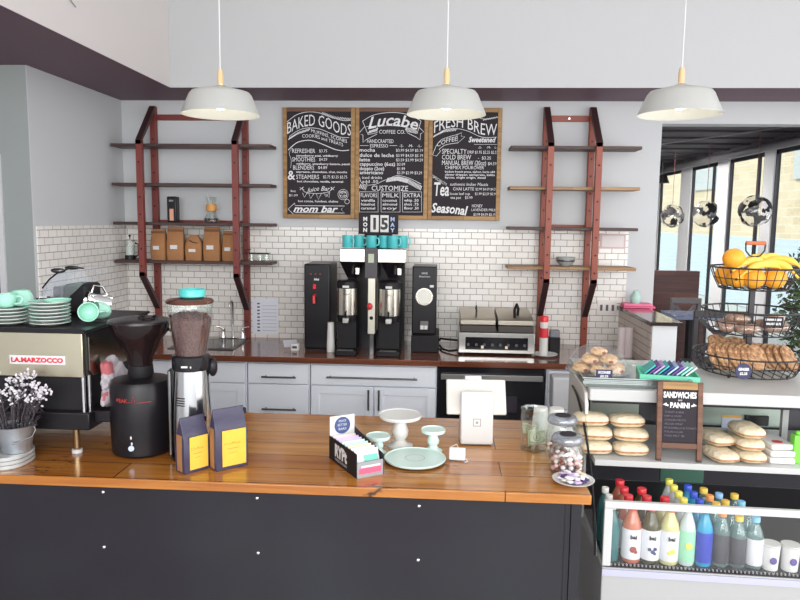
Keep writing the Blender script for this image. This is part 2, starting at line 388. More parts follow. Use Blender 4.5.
# outside
fac = thing('neighbouring_building', 'tan brick building with pale siding at its foot seen through the windows', 'building', (6.5, 20, 0))
def brickfac():
    m = tilemat('tan_brick', (226, 206, 178), (214, 190, 160), (224, 212, 194), .5, .16, .02, rot=1, rough=.8); return m
B().bx(0, .4, -12, 30, 1.5, 8).build('brick_wall', brickfac(), fac)
sb = B()
for i in range(15): sb.box(-.01, 9, .05+i*.1, .03, 42, .092, rot=(0, R(-12), 0))
sb.build('siding', mat('pale_siding', (206, 216, 226), .6), fac)
fb = B()
for i in range(5): fb.bx(-.06, -.005, -9+i*6, -6.5+i*6, 2.6, 4.6)
fb.build('window', mat('outside_window', (196, 196, 196), .3), fac)
struct('floor_outside', B().bx(2.9, 7, 3, 45, -.1, -.02), mat('pavement', (196, 194, 190), .8))

# ------------------------------------------------------------------ front counter
fc = thing('service_counter', 'long varnished plank service counter with a dark steel front panel', 'counter', (-1, 2.4, 0))
o = B().bx(-1.7, 1.453, -.393, .375, .94, .97).build('countertop', COUNTER, fc, bevel=.003)
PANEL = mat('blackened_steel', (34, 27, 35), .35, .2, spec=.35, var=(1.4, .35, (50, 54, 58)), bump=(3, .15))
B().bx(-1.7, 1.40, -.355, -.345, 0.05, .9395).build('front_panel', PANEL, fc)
B().bx(-1.7, 1.43, -.344, .33, 0.0, .9395).build('counter_body', mat('counter_carcass', (60, 52, 50), .6), fc)
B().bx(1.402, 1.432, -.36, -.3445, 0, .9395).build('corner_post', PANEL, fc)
sm = B().bx(1.3835, 1.386, -.3565, -.355, .05, .9395)
for zz in (.50,): sm.bx(-1.7, 1.38, -.3565, -.355, zz-.001, zz+.001)
sm.build('panel_seam', BLKM, fc)
for (x, y) in ((103, 492), (257, 498), (419, 506), (104, 547), (258, 553), (418, 560)):
    q = at(x, y, Y=2.044)
    B().ell(q.x+1, -.356, q.z, .006, .004, .006, 12, 6).build('bolt', CHROME, fc)

# ------------------------------------------------------------------ back counter and cabinets
bc = B().bx(-2.252, 1.2235, 4.18, W-.0065, .885, .92).build('back_countertop', BCOUNT, bevel=.003)
tag(bc, 'reddish wood worktop running along the white tiled back wall', 'worktop')
B().bx(-1.77, -1.34, 4.36, 4.74, .9203, .926).build('sink_rim', STEELD, bc)
B().bx(-1.75, -1.36, 4.38, 4.72, .9262, .9275).build('sink_bowl', BLKG, bc)
YF = 4.225
def cabinet(x0, x1, label, fronts):
    t = thing('base_cabinet', label, 'cabinet', ((x0+x1)/2, 4.5, 0)); w2 = (x1-x0)/2
    B().bx(-w2, w2, -.25, .35, .1, .884).build('carcass', CABW, t)
    B().bx(-w2, w2, -.19, .35, 0, .1).build('toe_kick', BLKM, t)
    for kind, a0, a1, z0, z1, hd in fronts:
        f = B(); g = .003
        f.bx(a0-(x0+x1)/2+g, a1-(x0+x1)/2-g, -.272, -.2505, z0, z1)
        cxm = (a0+a1)/2-(x0+x1)/2
        o = f.build(kind, CABW, t, bevel=.002)
        if kind == 'door' or z1-z0 > .2 and kind == 'door':
            A0, A1 = a0-(x0+x1)/2+g, a1-(x0+x1)/2-g; q = B(); fwd = .05
            q.bx(A0, A0+fwd, -.279, -.2722, z0, z1).bx(A1-fwd, A1, -.279, -.2722, z0, z1).bx(A0+fwd, A1-fwd, -.279, -.2722, z1-fwd, z1).bx(A0+fwd, A1-fwd, -.279, -.2722, z0, z0+fwd)
            q.build('door_frame', CABW, o, bevel=.0015)
        if hd:
            hx, hz, ln, vert = hd; hx -= (x0+x1)/2; h = B()
            if vert:
                h.rod((hx, -.31, hz-ln/2), (hx, -.31, hz+ln/2), .006).rod((hx, -.31, hz-ln/2+.02), (hx, -.2725, hz-ln/2+.02), .004).rod((hx, -.31, hz+ln/2-.02), (hx, -.2725, hz+ln/2-.02), .004)
            else:
                h.rod((hx-ln/2, -.31, hz), (hx+ln/2, -.31, hz), .006).rod((hx-ln/2+.02, -.31, hz), (hx-ln/2+.02, -.2725, hz), .004).rod((hx+ln/2-.02, -.31, hz), (hx+ln/2-.02, -.2725, hz), .004)
            h.build('handle', STEELD, o)
    return t
d1 = (.742, .866)
cabinet(-2.25, -1.605, 'white base cabinet in the corner behind the black grinder', [('drawer', -2.24, -1.61, *d1, (-1.92, .80, .1, 0)), ('door', -2.24, -1.61, .12, .735, None)])
cabinet(-1.60, -1.215, 'narrow white base cabinet under the sink with one drawer and one door', [('drawer', -1.595, -1.22, *d1, (-1.57, .80, .05, 0)), ('door', -1.595, -1.22, .12, .735, None)])
cabinet(-1.21, -.815, 'white base cabinet of stacked drawers with bar handles', [('drawer', -1.205, -.82, *d1, (-1.0, .79, .215, 0)), ('drawer', -1.205, -.82, .50, .735, (-1.0, .585, .215, 0)), ('drawer', -1.205, -.82, .12, .494, (-1.0, .35, .215, 0))])
cabinet(-.81, -.02, 'wide white base cabinet with one long drawer above two doors', [('drawer', -.805, -.025, *d1, (-.42, .798, .56, 0)), ('door', -.805, -.41, .12, .735, (-.44, .66, .13, 1)), ('door', -.405, -.025, .12, .735, (-.375, .66, .13, 1))])
t = thing('undercounter_fridge', 'black undercounter appliance with a long steel bar handle', 'fridge', (.315, 4.5, 0))
B().bx(-.33, .33, -.25, .35, 0, .884).build('body', BLK, t)
B().bx(-.325, .325, -.275, -.2505, .1, .875).build('door', BLKG, t, bevel=.003)
B().bx(-.31, .31, -.30, -.285, .80, .835).bx(-.30, -.28, -.286, -.2755, .805, .83).bx(.28, .30, -.286, -.2755, .805, .83).build('handle', STEEL, t, bevel=.003)
B().bx(-.12, .16, -.278, -.2752, .60, .70).build('door_plate', mat('dark_plum_plate', (52, 44, 54), .4), t)
cabinet(.65, 1.22, 'white base cabinet at the right end beside the black fridge', [('drawer', .655, 1.215, *d1, None), ('door', .655, 1.215, .12, .735, None)])
q = at(556, 372, Y=4.1)
t = thing('paper_towel_dispenser', 'white wall box hanging on the cabinet front right of the black fridge', 'dispenser', (.742, 4.16, .60))
B().bx(-.075, .075, -.07, .058, .06, .255).build('body', WHITE, t, bevel=.008)
B().bx(-.07, .07, -.075, .055, 0, .059).build('lower_tray', WHITE, t, bevel=.008)

# ------------------------------------------------------------------ shelving racks
def rack(x0, x1, label, steel, planks, wood, y_front=4.6):
    t = thing('wall_shelf_rack', label, 'shelf rack', ((x0+x1)/2, W, .92)); xm = (x0+x1)/2; uw = .02; yb = -.03; yf = y_front-W
    for k, X in enumerate((x0-xm, x1-xm)):
        B().bx(X-uw, X+uw, yb-.02, yb+.02, .001, 1.61).build('back_upright', steel, t, bevel=.002)
        B().bx(X-uw, X+uw, yf-.02, yf+.02, .45, 1.355).build('front_upright', steel, t, bevel=.002)
        for za, zb in ((1.355, 1.61), (.45, .20)):
            th = .036 if za > 1 else .036
            B().prism([(yf-.02, za), (yb-.02, zb), (yb-.0205, zb-(th if za > 1 else -th)), (yf+.02, za-(.0 if za > 1 else 0))] if 0 else
                      [(yf-.02, za), (yf-.02, za-.03 if za > 1 else za+.03), (yb-.0205, zb-.05 if za > 1 else zb+.05), (yb-.0205, zb)], 'x', X-uw, X+uw).build('brace', mat('dark_brace', (58, 34, 36), .5), t, bevel=.002)
        h = B()
        for i in range(8):
            zz = .52+i*.115
            if all(abs(zz-(pz-.92)) > .025 for pz in planks): h.cyl(0, 0, 0, .001, .006, n=10) if 0 else h.rod((X, yf-.0205, zz), (X, yf-.0225, zz), .006, n=10)
        h.build('bolt_holes', HOLE, t)
        h = B()
        for i in range(12):
            zz = .12+i*.115
            if all(abs(zz-(pz-.92)) > .025 for pz in planks): h.rod((X, yb-.0205, zz), (X, yb-.0225, zz), .006, n=10)
        h.build('bolt_holes', HOLE, t)
    for zc in (1.538, .81):
        B().bx(x0-xm+uw+.001, x1-xm-uw-.001, -.016, -.004, zc-.02, zc+.02).build('crossbar', steel, t, bevel=.002)
    B().rod((0, -.018, 1.538), (0, -.022, 1.538), .006, n=10).build('bolt', CHROME, t)
    for i, pz in enumerate(planks):
        b = B(); z0 = pz-.92
        b.box(planks_x[i] - xm if False else (planks_rng[label[:4]][0]+planks_rng[label[:4]][1])/2-xm, (yf-.02+yb+.02)/2+.002+.0, z0-.011, planks_rng[label[:4]][1]-planks_rng[label[:4]][0], .235-.06, .02)
        o = b.build('plank', wood[i], t, bevel=.002)
    return t
planks_rng = {'oxbl': (-2.235, -1.15), 'rust': (.43, 1.265)}
PZ = (2.257, 1.997, 1.735, 1.476)
rack(-2.02, -1.375, 'oxblood steel and dark plank shelf rack on the wall left of the chalkboards', REDP, PZ, [SHELFD]*4)
rack(.68, .985, 'rust red steel and weathered plank shelf rack on the wall right of the chalkboards', REDR, PZ, [SHELFD, SHELFL, SHELFD, SHELFL])

# ------------------------------------------------------------------ chalkboards
BY = W-.028
def mpx(x, y): q = at(x, y, Y=BY-.003); return q.x, q.z
K = BY/FPX*1.0
def board(x0, x1, z0, z1, label, fr):
    t = thing('chalkboard_menu', label, 'menu board', ((x0+x1)/2, W-.001, z0), group=None)
    xm = (x0+x1)/2; w2 = (x1-x0)/2; h = z1-z0; f = .028
    B().bx(-w2+f, w2-f, -.024, 0, f, h-f).build('slate', CHALK, t)
    B().bx(-w2, -w2+f, -.032, 0, 0, h).build('side_frame', fr[0], t, bevel=.002); B().bx(w2-f, w2, -.032, 0, 0, h).build('side_frame', fr[0], t, bevel=.002)
    B().bx(-w2+f, w2-f, -.032, 0, h-f, h).build('end_frame', fr[1], t, bevel=.002); B().bx(-w2+f, w2-f, -.032, 0, 0, f).build('end_frame', FRAMEW, t, bevel=.002)
    return t
B1 = board(-1.112, -.612, 1.772, 2.525, 'left chalkboard menu headed BAKED GOODS in a wood frame', (FRAMEW, FRAMED))
B2 = board(-.610, -.110, 1.772, 2.525, 'middle chalkboard menu with the cafe name and CUSTOMIZE boxes', (FRAMEW, FRAMED))
B3 = board(-.108, .385, 1.772, 2.525, 'right chalkboard menu listing coffee, Tea and Seasonal drinks', (FRAMEW, FRAMEW))
class Pen:
    def __init__(s, t): s.t = t; s.b = B(); s.o = t.location; s.b.mi = 0
    def L(s, x, y): a, c = mpx(x, y); return a-s.o.x, c-s.o.z
    def line(s, pts, w=.0035, close=False):
        if close: pts = list(pts)+[pts[0]]
        # smooth subdivision for curves given as >3 points handled by caller
        s.b.strip([s.L(*p) for p in pts], w, -.0245)
    def curve(s, pts, w=.0035):
        P = []; n = len(pts)
        for i in range(n-1):
            p0, p1, p2, p3 = pts[max(i-1, 0)], pts[i], pts[i+1], pts[min(i+2, n-1)]
            for k in range(6):
                u = k/6
                P.append(tuple(.5*((2*p1[j])+(-p0[j]+p2[j])*u+(2*p0[j]-5*p1[j]+4*p2[j]-p3[j])*u*u+(-p0[j]+3*p1[j]-3*p2[j]+p3[j])*u**3) for j in (0, 1)))
        P.append(pts[-1]); s.line(P, w)
    def text(s, t, x0, y, x1, h, shear=0, bold=0, base=None, wob=0):
        """baseline y px, capital height h px, from x0 to x1 px. base = [(x, y)...] baseline curve"""
        a, c = s.L(x0, y); a2, _ = s.L(x1, y)
        wp_ = None
        if base:
            bl = [s.L(*p) for p in base]
            def wp_(px, pz):
                for (xa, za), (xb, zb) in zip(bl, bl[1:]):
                    if px <= xb or (xb, zb) == bl[-1]:
                        u = (px-xa)/(xb-xa); u = max(0, min(1, u)); return px, pz-c+za+(zb-za)*u
        text_into(s.b, t, a, c, h*K, -.0246, width=a2-a, shear=shear, bold=bold, warp=wp_)
    def scrib(s, pts, w, n=18):
        for i in range(n):
            u = i/(n-1); k = min(int(u*(len(pts)-1)), len(pts)-2); f = u*(len(pts)-1)-k
            x = pts[k][0]+(pts[k+1][0]-pts[k][0])*f; y = pts[k][1]+(pts[k+1][1]-pts[k][1])*f
            s.line([(x-.8, y+w/2), (x+.8, y-w/2)], .0048)
    def done(s, m=None): return s.b.build('lettering', m or CHALKW, s.t)

def smoothb(pts, n=8):
    P = []; N = len(pts)
    for i in range(N-1):
        p0, p1, p2, p3 = pts[max(i-1, 0)], pts[i], pts[i+1], pts[min(i+2, N-1)]
        for k in range(n):
            u = k/n
            P.append(tuple(.5*((2*p1[j])+(-p0[j]+p2[j])*u+(2*p0[j]-5*p1[j]+4*p2[j]-p3[j])*u*u+(-p0[j]+3*p1[j]-3*p2[j]+p3[j])*u**3) for j in (0, 1)))
    P.append(pts[-1]); return P
P = Pen(B1)
P.text('BAKED GOODS', 287, 134, 351, 11, base=smoothb([(287, 134), (297, 129), (307, 126), (318, 126), (329, 129), (340, 134), (351, 135.5)]))
P.curve([(286.5, 122), (295, 115.5), (303, 112.5), (312, 111.8), (322, 113.5), (334, 118), (344, 120.5), (351, 120)])
P.curve([(289, 136.5), (297, 131), (306, 128), (318, 128.5), (330, 133), (340, 137), (349, 137.5)])
P.curve([(288, 150), (296, 143), (304, 140.5), (312, 140.5), (322, 144), (334, 149), (342, 150.6), (349, 150)], .005)
P.scrib([(289, 138.5), (298, 133), (309, 129.5)], 2.6, 16); P.scrib([(322, 113), (334, 117.5), (350, 119)], 2, 20)
P.text('MUFFINS, SCONES', 311, 133, 347, 3.3, base=[(311, 132), (347, 143)]); P.text('COOKIES and TREATS', 302, 138, 343, 3.3, base=[(302, 137.5), (315, 137.5), (343, 146.5)])
for n_, pr, y, x0, x1, px1 in (('REFRESHER', '$3.75', 152.8, 292, 315, 327), ('SMOOTHIES', '$4.59', 161.3, 292, 315, 327), ('BLENDERS', '$4.89', 169.5, 293, 314, 327), ('STEAMERS', '$2.75 $3.25 $3.75', 178.8, 296, 319, 347)):
    P.text(n_, x0, y, x1, 4.2); P.text(pr, x1+4, y-.6, px1, 2.8)
P.text('strawberry acai, wildberry', 296, 156.4, 338, 1.9, bold=.0004); P.text('wildberry, strawberry banana, peach', 296, 164.6, 350, 1.9, bold=.0004)
P.text('espresso, chocolate, chai, mocha', 296, 172.6, 347, 1.9, bold=.0004); P.text('hot chocolate, vanilla, caramel', 297, 182.2, 343, 1.9, bold=.0004)
P.text('&', 287.5, 179.5, 295, 9, bold=.001)
P.curve([(292, 148), (289, 153), (291, 160), (290.5, 168)], .002)
P.text('8oz', 290.5, 192, 295.5, 2.2); P.text('$1.09', 288.8, 196.3, 297.5, 2.2)
P.text('Juice Bar', 306, 191.5, 330, 4.5, shear=.35, base=[(304, 193), (318, 190.5), (332, 191)])
P.curve([(302, 187), (305, 192), (318, 193.5), (329, 191.5), (332, 187)], .003); P.line([(299.5, 187.5), (304, 190)], .003); P.line([(299.5, 190), (303.5, 186.8)], .003); P.line([(330.5, 187), (334, 190)], .003); P.line([(331, 190), (334.5, 186.8)], .003)
for q in ((303.5, 197, 306.5, 192.8), (309.5, 198, 313.5, 193.2), (317, 199, 321, 193.3), (325, 196.5, 328.5, 192.3)):
    P.line([(q[0]-1 if q[0] < 305 else q[2]-5, q[3]), ((q[2]+q[0])/2-1, q[1]+.5), (q[2]+.5, q[3])], .0028)
P.line([(329.5, 192), (329, 197.5), (325.5, 194)], .0028)
P.text('hot cocoa, Sundaes, shakes', 298, 202, 338, 2.1, bold=.0003)
for r_ in (5.2, 3.6): P.curve([(343+r_*cos(i*pi/4), 194.5+r_*sin(i*pi/4)) for i in range(9)], .0022)
P.text('NEW', 339.5, 193.5, 346.5, 2.3); P.text('YUM', 339.5, 197, 346.5, 2.3); P.curve([(347+2.3*cos(i*pi/4), 201.5+2.3*sin(i*pi/4)) for i in range(9)], .0026)
P.line([(294.5, 203), (288, 209), (294.5, 215.5), (294.8, 212.6), (344.5, 213), (341, 209.3), (344.5, 206), (295, 205.6), (294.5, 203)], .0035)
P.text('mom bar', 293, 211.8, 338, 6.5, shear=.35, bold=.0018)
P.done()
P = Pen(B2)
P.curve([(362.5, 121), (372, 115.5), (384, 112.8), (396, 112.5), (408, 114.5), (418, 119), (421, 121)], .0035)
P.curve([(366, 126.5), (378, 126), (390, 125.5), (402, 126.5), (412, 129), (418, 133)], .0028); P.line([(362.5, 121), (368, 134.5), (377, 132.5), (377, 127)], .0035)
P.line([(421, 121), (417, 133.5), (406, 131), (407, 127)], .0035)
P.line([(364.5, 126.5), (358.5, 133.5), (362.8, 134.8), (363, 142.5), (366, 139.5), (377, 134)], .0035); P.line([(419, 127), (424, 132), (420.5, 133.5), (420, 140), (416, 137), (407, 132.5)], .0035)
P.text('Lucabe', 368, 126, 418, 11, shear=.28, bold=.0018, base=smoothb([(368, 129), (385, 125.5), (400, 126), (418, 130)])); P.text('COFFEE CO.', 379, 133.5, 405, 3.6)
P.scrib([(369, 132), (377, 129.5)], 3, 8); P.scrib([(406, 128.5), (416, 132)], 3, 9)
P.text('HANDCRAFTED', 367, 142.8, 393.5, 3.6); P.text('ESPRESSO', 370, 147.3, 388, 3.2); P.line([(360, 145.5), (368.5, 145.5)], .0025); P.line([(389.5, 145.5), (397, 145.5)], .0025)
P.text('-S-', 399.5, 147, 403.5, 2.6); P.text('-M-', 408, 147, 413, 2.6); P.text('-L-', 417.5, 147, 421.5, 2.6)
for n_, x1, y, pr, px0, px1 in (('mocha', 375, 151.5, '$3.99 $4.59 $5.19', 396, 423), ('dulce de leche', 394, 156.7, '$3.99 $4.59 $5.19', 396, 423), ('latte', 370, 161.2, '$3.59 $3.99 $4.59', 396, 423), ('cappuccino (6oz)', 395, 165.5, '$3.09', 397, 405), ('doppio (2oz)', 384, 170, '$1.99', 397, 405), ('americano', 383, 174, '$2.39 $2.99 $3.29', 397, 422)):
    P.text(n_, 359.5, y, x1, 3.4, bold=.0004); P.text(pr, px0, y, px1, 2.7)
P.text('iced drinks', 362, 178.8, 382, 2.8); P.text('add .50', 362, 182.6, 378, 2.6)
P.curve([(359.5, 177), (361, 182), (366, 185), (376, 184), (385, 180), (398, 177.5)], .003); P.scrib([(360, 186), (366, 188), (366, 185)], 4, 9); P.scrib([(387, 180), (398, 178.5), (408, 181), (421, 188)], 4.2, 34); P.curve([(390, 178), (398, 175.5), (410, 178.5), (421, 184)], .003)
P.text('CUSTOMIZE', 371.5, 190.5, 408, 5)
for x0, x1, a, l in ((359.5, 378, 'FLAVORS', ('vanilla', 'hazelnut', 'caramel')), (381, 400, 'MILK', ('coconut', 'almond', 'soy')), (402.5, 421.5, 'EXTRA', ('whip .50', 'shot .75', 'flavor .50'))):
    P.line([(x0, 191.8), (x1, 191.8), (x1, 212), (x0, 212)], .003, close=True); P.text(a, x0+1.2, 197.2, x1-1, 4)
    for i, v in enumerate(l): P.text(v, x0+1.5, 201.5+i*3.9, x1-3, 2.6, bold=.0003)
P.done()
P = Pen(B3)
P.text('FRESH BREW', 434, 134, 497, 11, base=smoothb([(434, 133), (445, 128.5), (456, 127), (468, 129), (482, 134.5), (497, 135)]))
P.curve([(434, 124), (444, 116), (456, 113), (470, 114), (484, 119), (498, 117)], .003); P.curve([(434, 137), (444, 130), (456, 128.5), (468, 131), (482, 137), (497, 137)], .003)
P.scrib([(434, 136), (444, 131), (456, 129.5)], 2.4, 16); P.scrib([(484, 119.5), (498, 117)], 1.8, 9)
P.text('COFFEE', 437, 146, 457, 4.3, base=[(437, 147), (447, 142.5), (458, 140.5)])
P.curve([(436, 146), (441, 140), (448, 137), (457, 134.5)], .003); P.curve([(439, 149.5), (444, 145.5), (450, 143.8), (458, 142.8)], .003); P.line([(457, 134.5), (462, 132.5), (461, 136), (465, 136.5), (458, 142.8), (457, 134.5)], .003); P.line([(436, 146), (432.5, 155), (436.5, 156), (441, 150.5), (439, 149.5)], .003)
P.text('Sweetened', 468.5, 142, 496, 5, shear=.3, bold=.0014); P.line([(474, 144.3), (497, 144.3)], .002)
P.text('-S-', 478, 148.5, 482, 2.2); P.text('-M-', 486.5, 148.5, 491, 2.2); P.text('-L-', 494, 148.5, 497, 2.2)
for n_, x0, x1, y, pr, px0, px1 in (('SPECIALTY', 442, 466.5, 153.5, 'DRIP $1.95 $2.25 $2.55', 467.5, 498), ('COLD BREW', 442, 471, 159.3, '-  $3.25', 478, 491), ('MANUAL BREW (20oz)', 442, 486, 165, '$4.59', 488, 496.5)):
    P.text(n_, x0, y, x1, 4.6); P.text(pr, px0, y, px1, 2.9)
P.text('CHEMEX POUROVER', 445, 169, 484, 3.2); P.text('bodum french press, siphon, hario v60', 445, 172.5, 495, 2, bold=.0003); P.text('clever dripper, aeropress, kalita', 445, 175.5, 495, 2, bold=.0003); P.text('kyoto, single origin, decaf', 445, 178.3, 486, 2, bold=.0003)
P.text('SPECIALTY', 432.5, 178, 447, 3, base=[(432.5, 177.5), (447, 186.5)]); P.text('Tea', 434, 195.5, 449, 13, shear=.12, bold=.0022)
P.text('authentic Indian Masala', 450, 185.5, 488, 2.9, shear=.2); P.text('CHAI LATTE', 453, 190.3, 474, 3); P.text('$2.99 $4.09 $4.59', 475.5, 190.3, 497, 2.5); P.text('loose leaf cup', 450, 194.8, 470, 2.6); P.text('$1.99 $2.59 $2.99', 475, 195, 497, 2.5); P.text('tea pot', 450.5, 198.8, 461, 2.6); P.text('$3.99', 465, 198.8, 472.5, 2.5)
P.text('Seasonal', 431, 214.5, 468, 9, shear=.3, bold=.0022, base=[(431, 212), (450, 213), (468, 215.5)])
P.text('HONEY', 472, 207.3, 482.5, 3); P.text('LAVENDER MILK', 471.5, 211, 496, 2.6); P.text('$3.99 $4.59 $5.19', 473.5, 215.6, 495.5, 2.5)
P.done()

# ------------------------------------------------------------------ pendant lamps
SH = mat('white_enamel_shade', (178, 179, 178), .35, sub=0)
_nt = SH.node_tree; _tr = _nt.nodes.new('ShaderNodeBsdfTranslucent'); _tr.inputs[0].default_value = rgb((255, 246, 214)); _mx = _nt.nodes.new('ShaderNodeMixShader'); _mx.inputs[0].default_value = .12
_nt.links.new(_nt.nodes['Principled BSDF'].outputs[0], _mx.inputs[1]); _nt.links.new(_tr.outputs[0], _mx.inputs[2]); _nt.links.new(_mx.outputs[0], _nt.nodes['Material Output'].inputs[0])
SHI = mat('cream_shade_inside', (250, 246, 220), .5)
def pendant(px, label, first=None):
    Yp = 3.0; q = at(px, 122, Y=Yp); z0 = at(px, 115, Y=Yp).z; top = at(px, 90, Y=Yp).z
    if first: return dup(first, (q.x, Yp, z0), 0, label)
    t = thing('pendant_lamp', label, 'pendant lamp', (q.x, Yp, z0)); r = .166
    prof = [(r, 0), (r*.99, .006), (r*.79, .082), (r*.73, .094), (r*.45, .106), (r*.22, .114), (.012, .126), (.010, .121), (r*.22, .109), (r*.45, .101), (r*.72, .089), (r*.775, .080), (r*.97, .006), (r, 0)]
    B().lathe(prof, n=48).build('shade', SH, t, smooth=50)
    B().lathe([(0, .1265), (.012, .1265), (.013, .165), (.008, .190), (0, .190)], n=16).build('socket_cap', mat('pale_wood_cap', (214, 182, 136), .5), t)
    B().rod((0, 0, .1905), (0, 0, 4.797-z0), .003, n=8).build('cord', WHITE, t)
    B().lathe([(0, .02), (.02, .025), (.03, .045), (.028, .065), (.012, .095), (.012, .12)], n=20).build('bulb', mat('lit_bulb', (255, 250, 225), .3, emit=2.2), t)
    return t
pl = pendant(221, 'white pendant lamp with wooden cap hanging in front of the oxblood rack')
pendant(446, 'white pendant lamp with wooden cap hanging in front of the chalkboards', pl)
pendant(679, 'white pendant lamp with wooden cap hanging right of the rust red rack', pl)
for k in (221, 446, 679):
    q = at(k, 115, Y=3.0); l = bpy.data.lights.new('pendant_bulb_light', 'POINT'); l.energy = 2.2; l.color = (1, .93, .75); l.shadow_soft_size = .03
    o = bpy.data.objects.new('pendant_bulb_light', l); COL.objects.link(o); o.location = (q.x, 3.0, q.z+.02)
#==PART2==

CT = .97; BT = .92
def Z(x, y, Y): return at(x, y, Y=Y).z
def X_(x, y, Y): return at(x, y, Y=Y).x
def solo(name, b, m, label, cat, loc, rotz=0, group=None, **k):
    return tag(b.build(name, m, loc=loc, rotz=rotz, **k), label, cat, group)

# ------------------------------------------------------------------ espresso machine
zt, zp, zb, zf = 1.391, 1.237, 1.058, CT
t = thing('espresso_machine', 'large steel and black espresso machine with a red maker plate on its back panel', 'espresso machine', (-1.62, 2.2, CT))
xr = .452; xl = -.45
SP = mat('champagne_steel_panel', (206, 198, 174), .28, 1, bump=(3, .06), stretch=(1, 1, .2))
B().bx(xl, xr-.012, 0, .012, zp-CT, zt-CT-.006).build('back_panel', SP, t, bevel=.002)
B().bx(xl, xr-.004, .013, .50, zp-CT+.004, zt-CT-.007).build('body', BLKG, t)
B().bx(xl-.01, xr, -.006, .51, zt-CT-.006, zt-CT+.004).build('top_tray', BLK, t)
B().bx(xl-.01, xr, -.006, -.001, zt-CT+.0045, zt-CT+.010).build('tray_rail', BLK, t)
B().bx(xl, xr-.03, .03, .46, zb-CT+.06, zp-CT+.003).build('inner_housing', BLKM, t)
B().bx(xl, xr+.004, -.004, .52, zb-CT, zb-CT+.0595).build('drip_tray_base', BLK, t, bevel=.004)
for yy in (.012, .05): B().rod((xr-.02, yy, zb-CT+.06), (xr-.02, yy, zp-CT+.003), .0065).build('chrome_post', CHROME, t)
B().prism([(.04, zp-CT-.0), (.48, zp-CT), (.48, zp-CT+.05), (.02, zt-CT-.02), (.02, zp-CT+.02)], 'x', xr-.0035, xr+.001).build('side_panel', mat('polished_side', (150, 148, 132), .12, 1), t)
for yy in (.03, .43):
    B().lathe([(0, .012), (.011, .012), (.013, .02), (.011, .08), (.013, zb-CT-.001), (0, zb-CT-.001)], xr-.06, yy, 0, 20).build('leg', mat('brass_leg', (206, 186, 150), .25, 1), t)
    B().cyl(xr-.06, yy, .0005, .012, .017).build('foot', WHITE, t)
bd = B().bx(-.34+.03, -.115+.033, -.004, -.0005, .338, .366); o = None
pl0 = at(10, 354.5, Y=2.2); pl1 = at(66, 365, Y=2.2)
bd = B().bx(pl0.x+1.62, pl1.x+1.62, -.005, -.0005, pl1.z-CT, pl0.z-CT).build('maker_plate', WHITE, t, bevel=.001)
lb = B(); text_into(lb, 'LA.MARZOCCO', pl0.x+1.62+.006, pl1.z-CT+.008, pl0.z-pl1.z-.016, -.0056, width=pl1.x-pl0.x-.012, bold=.0012)
lb.build('plate_lettering', RED, bd)
q = B()
for i in range(3): q.tube([(xr-.42+i*.15, -.0, .24), (xr-.415+i*.15, -.014, .215), (xr-.42+i*.15, -.018, .19)], .003)
q = B().tube([(.15, -.004, .20), (.158, -.012, .185), (.156, -.014, .168), (.148, -.01, .16)], .0022).build('steam_hook', CHROME, t)
# towel
cl = B()
random.seed(3)
from mathutils import noise
def crumple(b, k):
    for v in b.bm.verts:
        c = v.co*k; f = 1+.34*(abs(noise.noise(c*16))*2-.4)+.16*(abs(noise.noise(c*38+Vector((3, 1, 2))))*2-.4)
        v.co = Vector((v.co.x*f, v.co.y*f, .085+(v.co.z-.085)*f))
cl.ell(0, 0, .085, .023, .072, .08, 56, 40)
crumple(cl, 1)
for f_ in cl.bm.faces:
    c = f_.calc_center_median()
    if c.y < -.02 and c.z > .115 or (c.z < .05 and noise.noise(c*30) > .15): f_.material_index = 1
solo('towel', cl, [mat('white_towel', (178, 170, 176), .8, bump=(60, .5)), mat('red_towel_stripe', (176, 96, 100), .8)], 'crumpled white and red towel on the ledge at the side of the espresso machine', 'towel', (-1.134, 2.31, 1.122), smooth=50)
B().bx(xr+.0045, xr+.062, .03, .25, zb-CT+.02, zb-CT+.0595).build('side_ledge', BLK, t, bevel=.003)
# saucers and cups on the machine
TT = zt+.0105-.006
def saucer_proto(r):
    b = B().lathe([(0, 0), (r*.55, 0), (r*.62, .003), (r, .013), (r, .0155), (r*.6, .007), (0, .005)], n=36)
    return b
ROW = [('saucer', -1.225+.0, 2.33, 7, .072, 'saucers stacked below the nested mint cup'), ('saucer', -1.385, 2.30, 5, .075, 'saucers stacked at the left frame edge')]
first = None
for nm, x, y, n, r, g in ROW:
    pass
def stack(px, n, Y, r, word, grp):
    X = X_(px, 325, Y); f = None
    for i in range(n):
        lab = 'white and mint saucer, %s of the %s stack on espresso machine' % (('lowest', 'second from the bottom', 'third from the bottom', 'fourth from the bottom', 'fifth from the bottom', 'sixth from the bottom', 'topmost')[i] if i < n-1 else 'topmost', word)
        z = zt+.0042+i*.0118
        if not f:
            b = B().lathe([(0, 0), (r*.55, 0), (r*.62, .002), (r, .0095), (r, .0118), (r*.6, .006), (0, .0045)], n=36)
            f = solo('saucer', b, CERW, lab, 'saucer', (X, Y, z), group=grp)
            B().lathe([(r*.62, .0062), (r*.985, .0121), (r*.985, .0125), (r*.6, .0066)], n=36).build('mint_glaze', MINT, f)
        else: dup(f, (X, Y, z), 0, lab, grp)
    return X
x1 = stack(50.5, 7, 2.31, .066, 'right hand', 'saucers on the espresso machine')
x2 = stack(10, 5, 2.31, .067, 'left hand', 'saucers on the espresso machine')
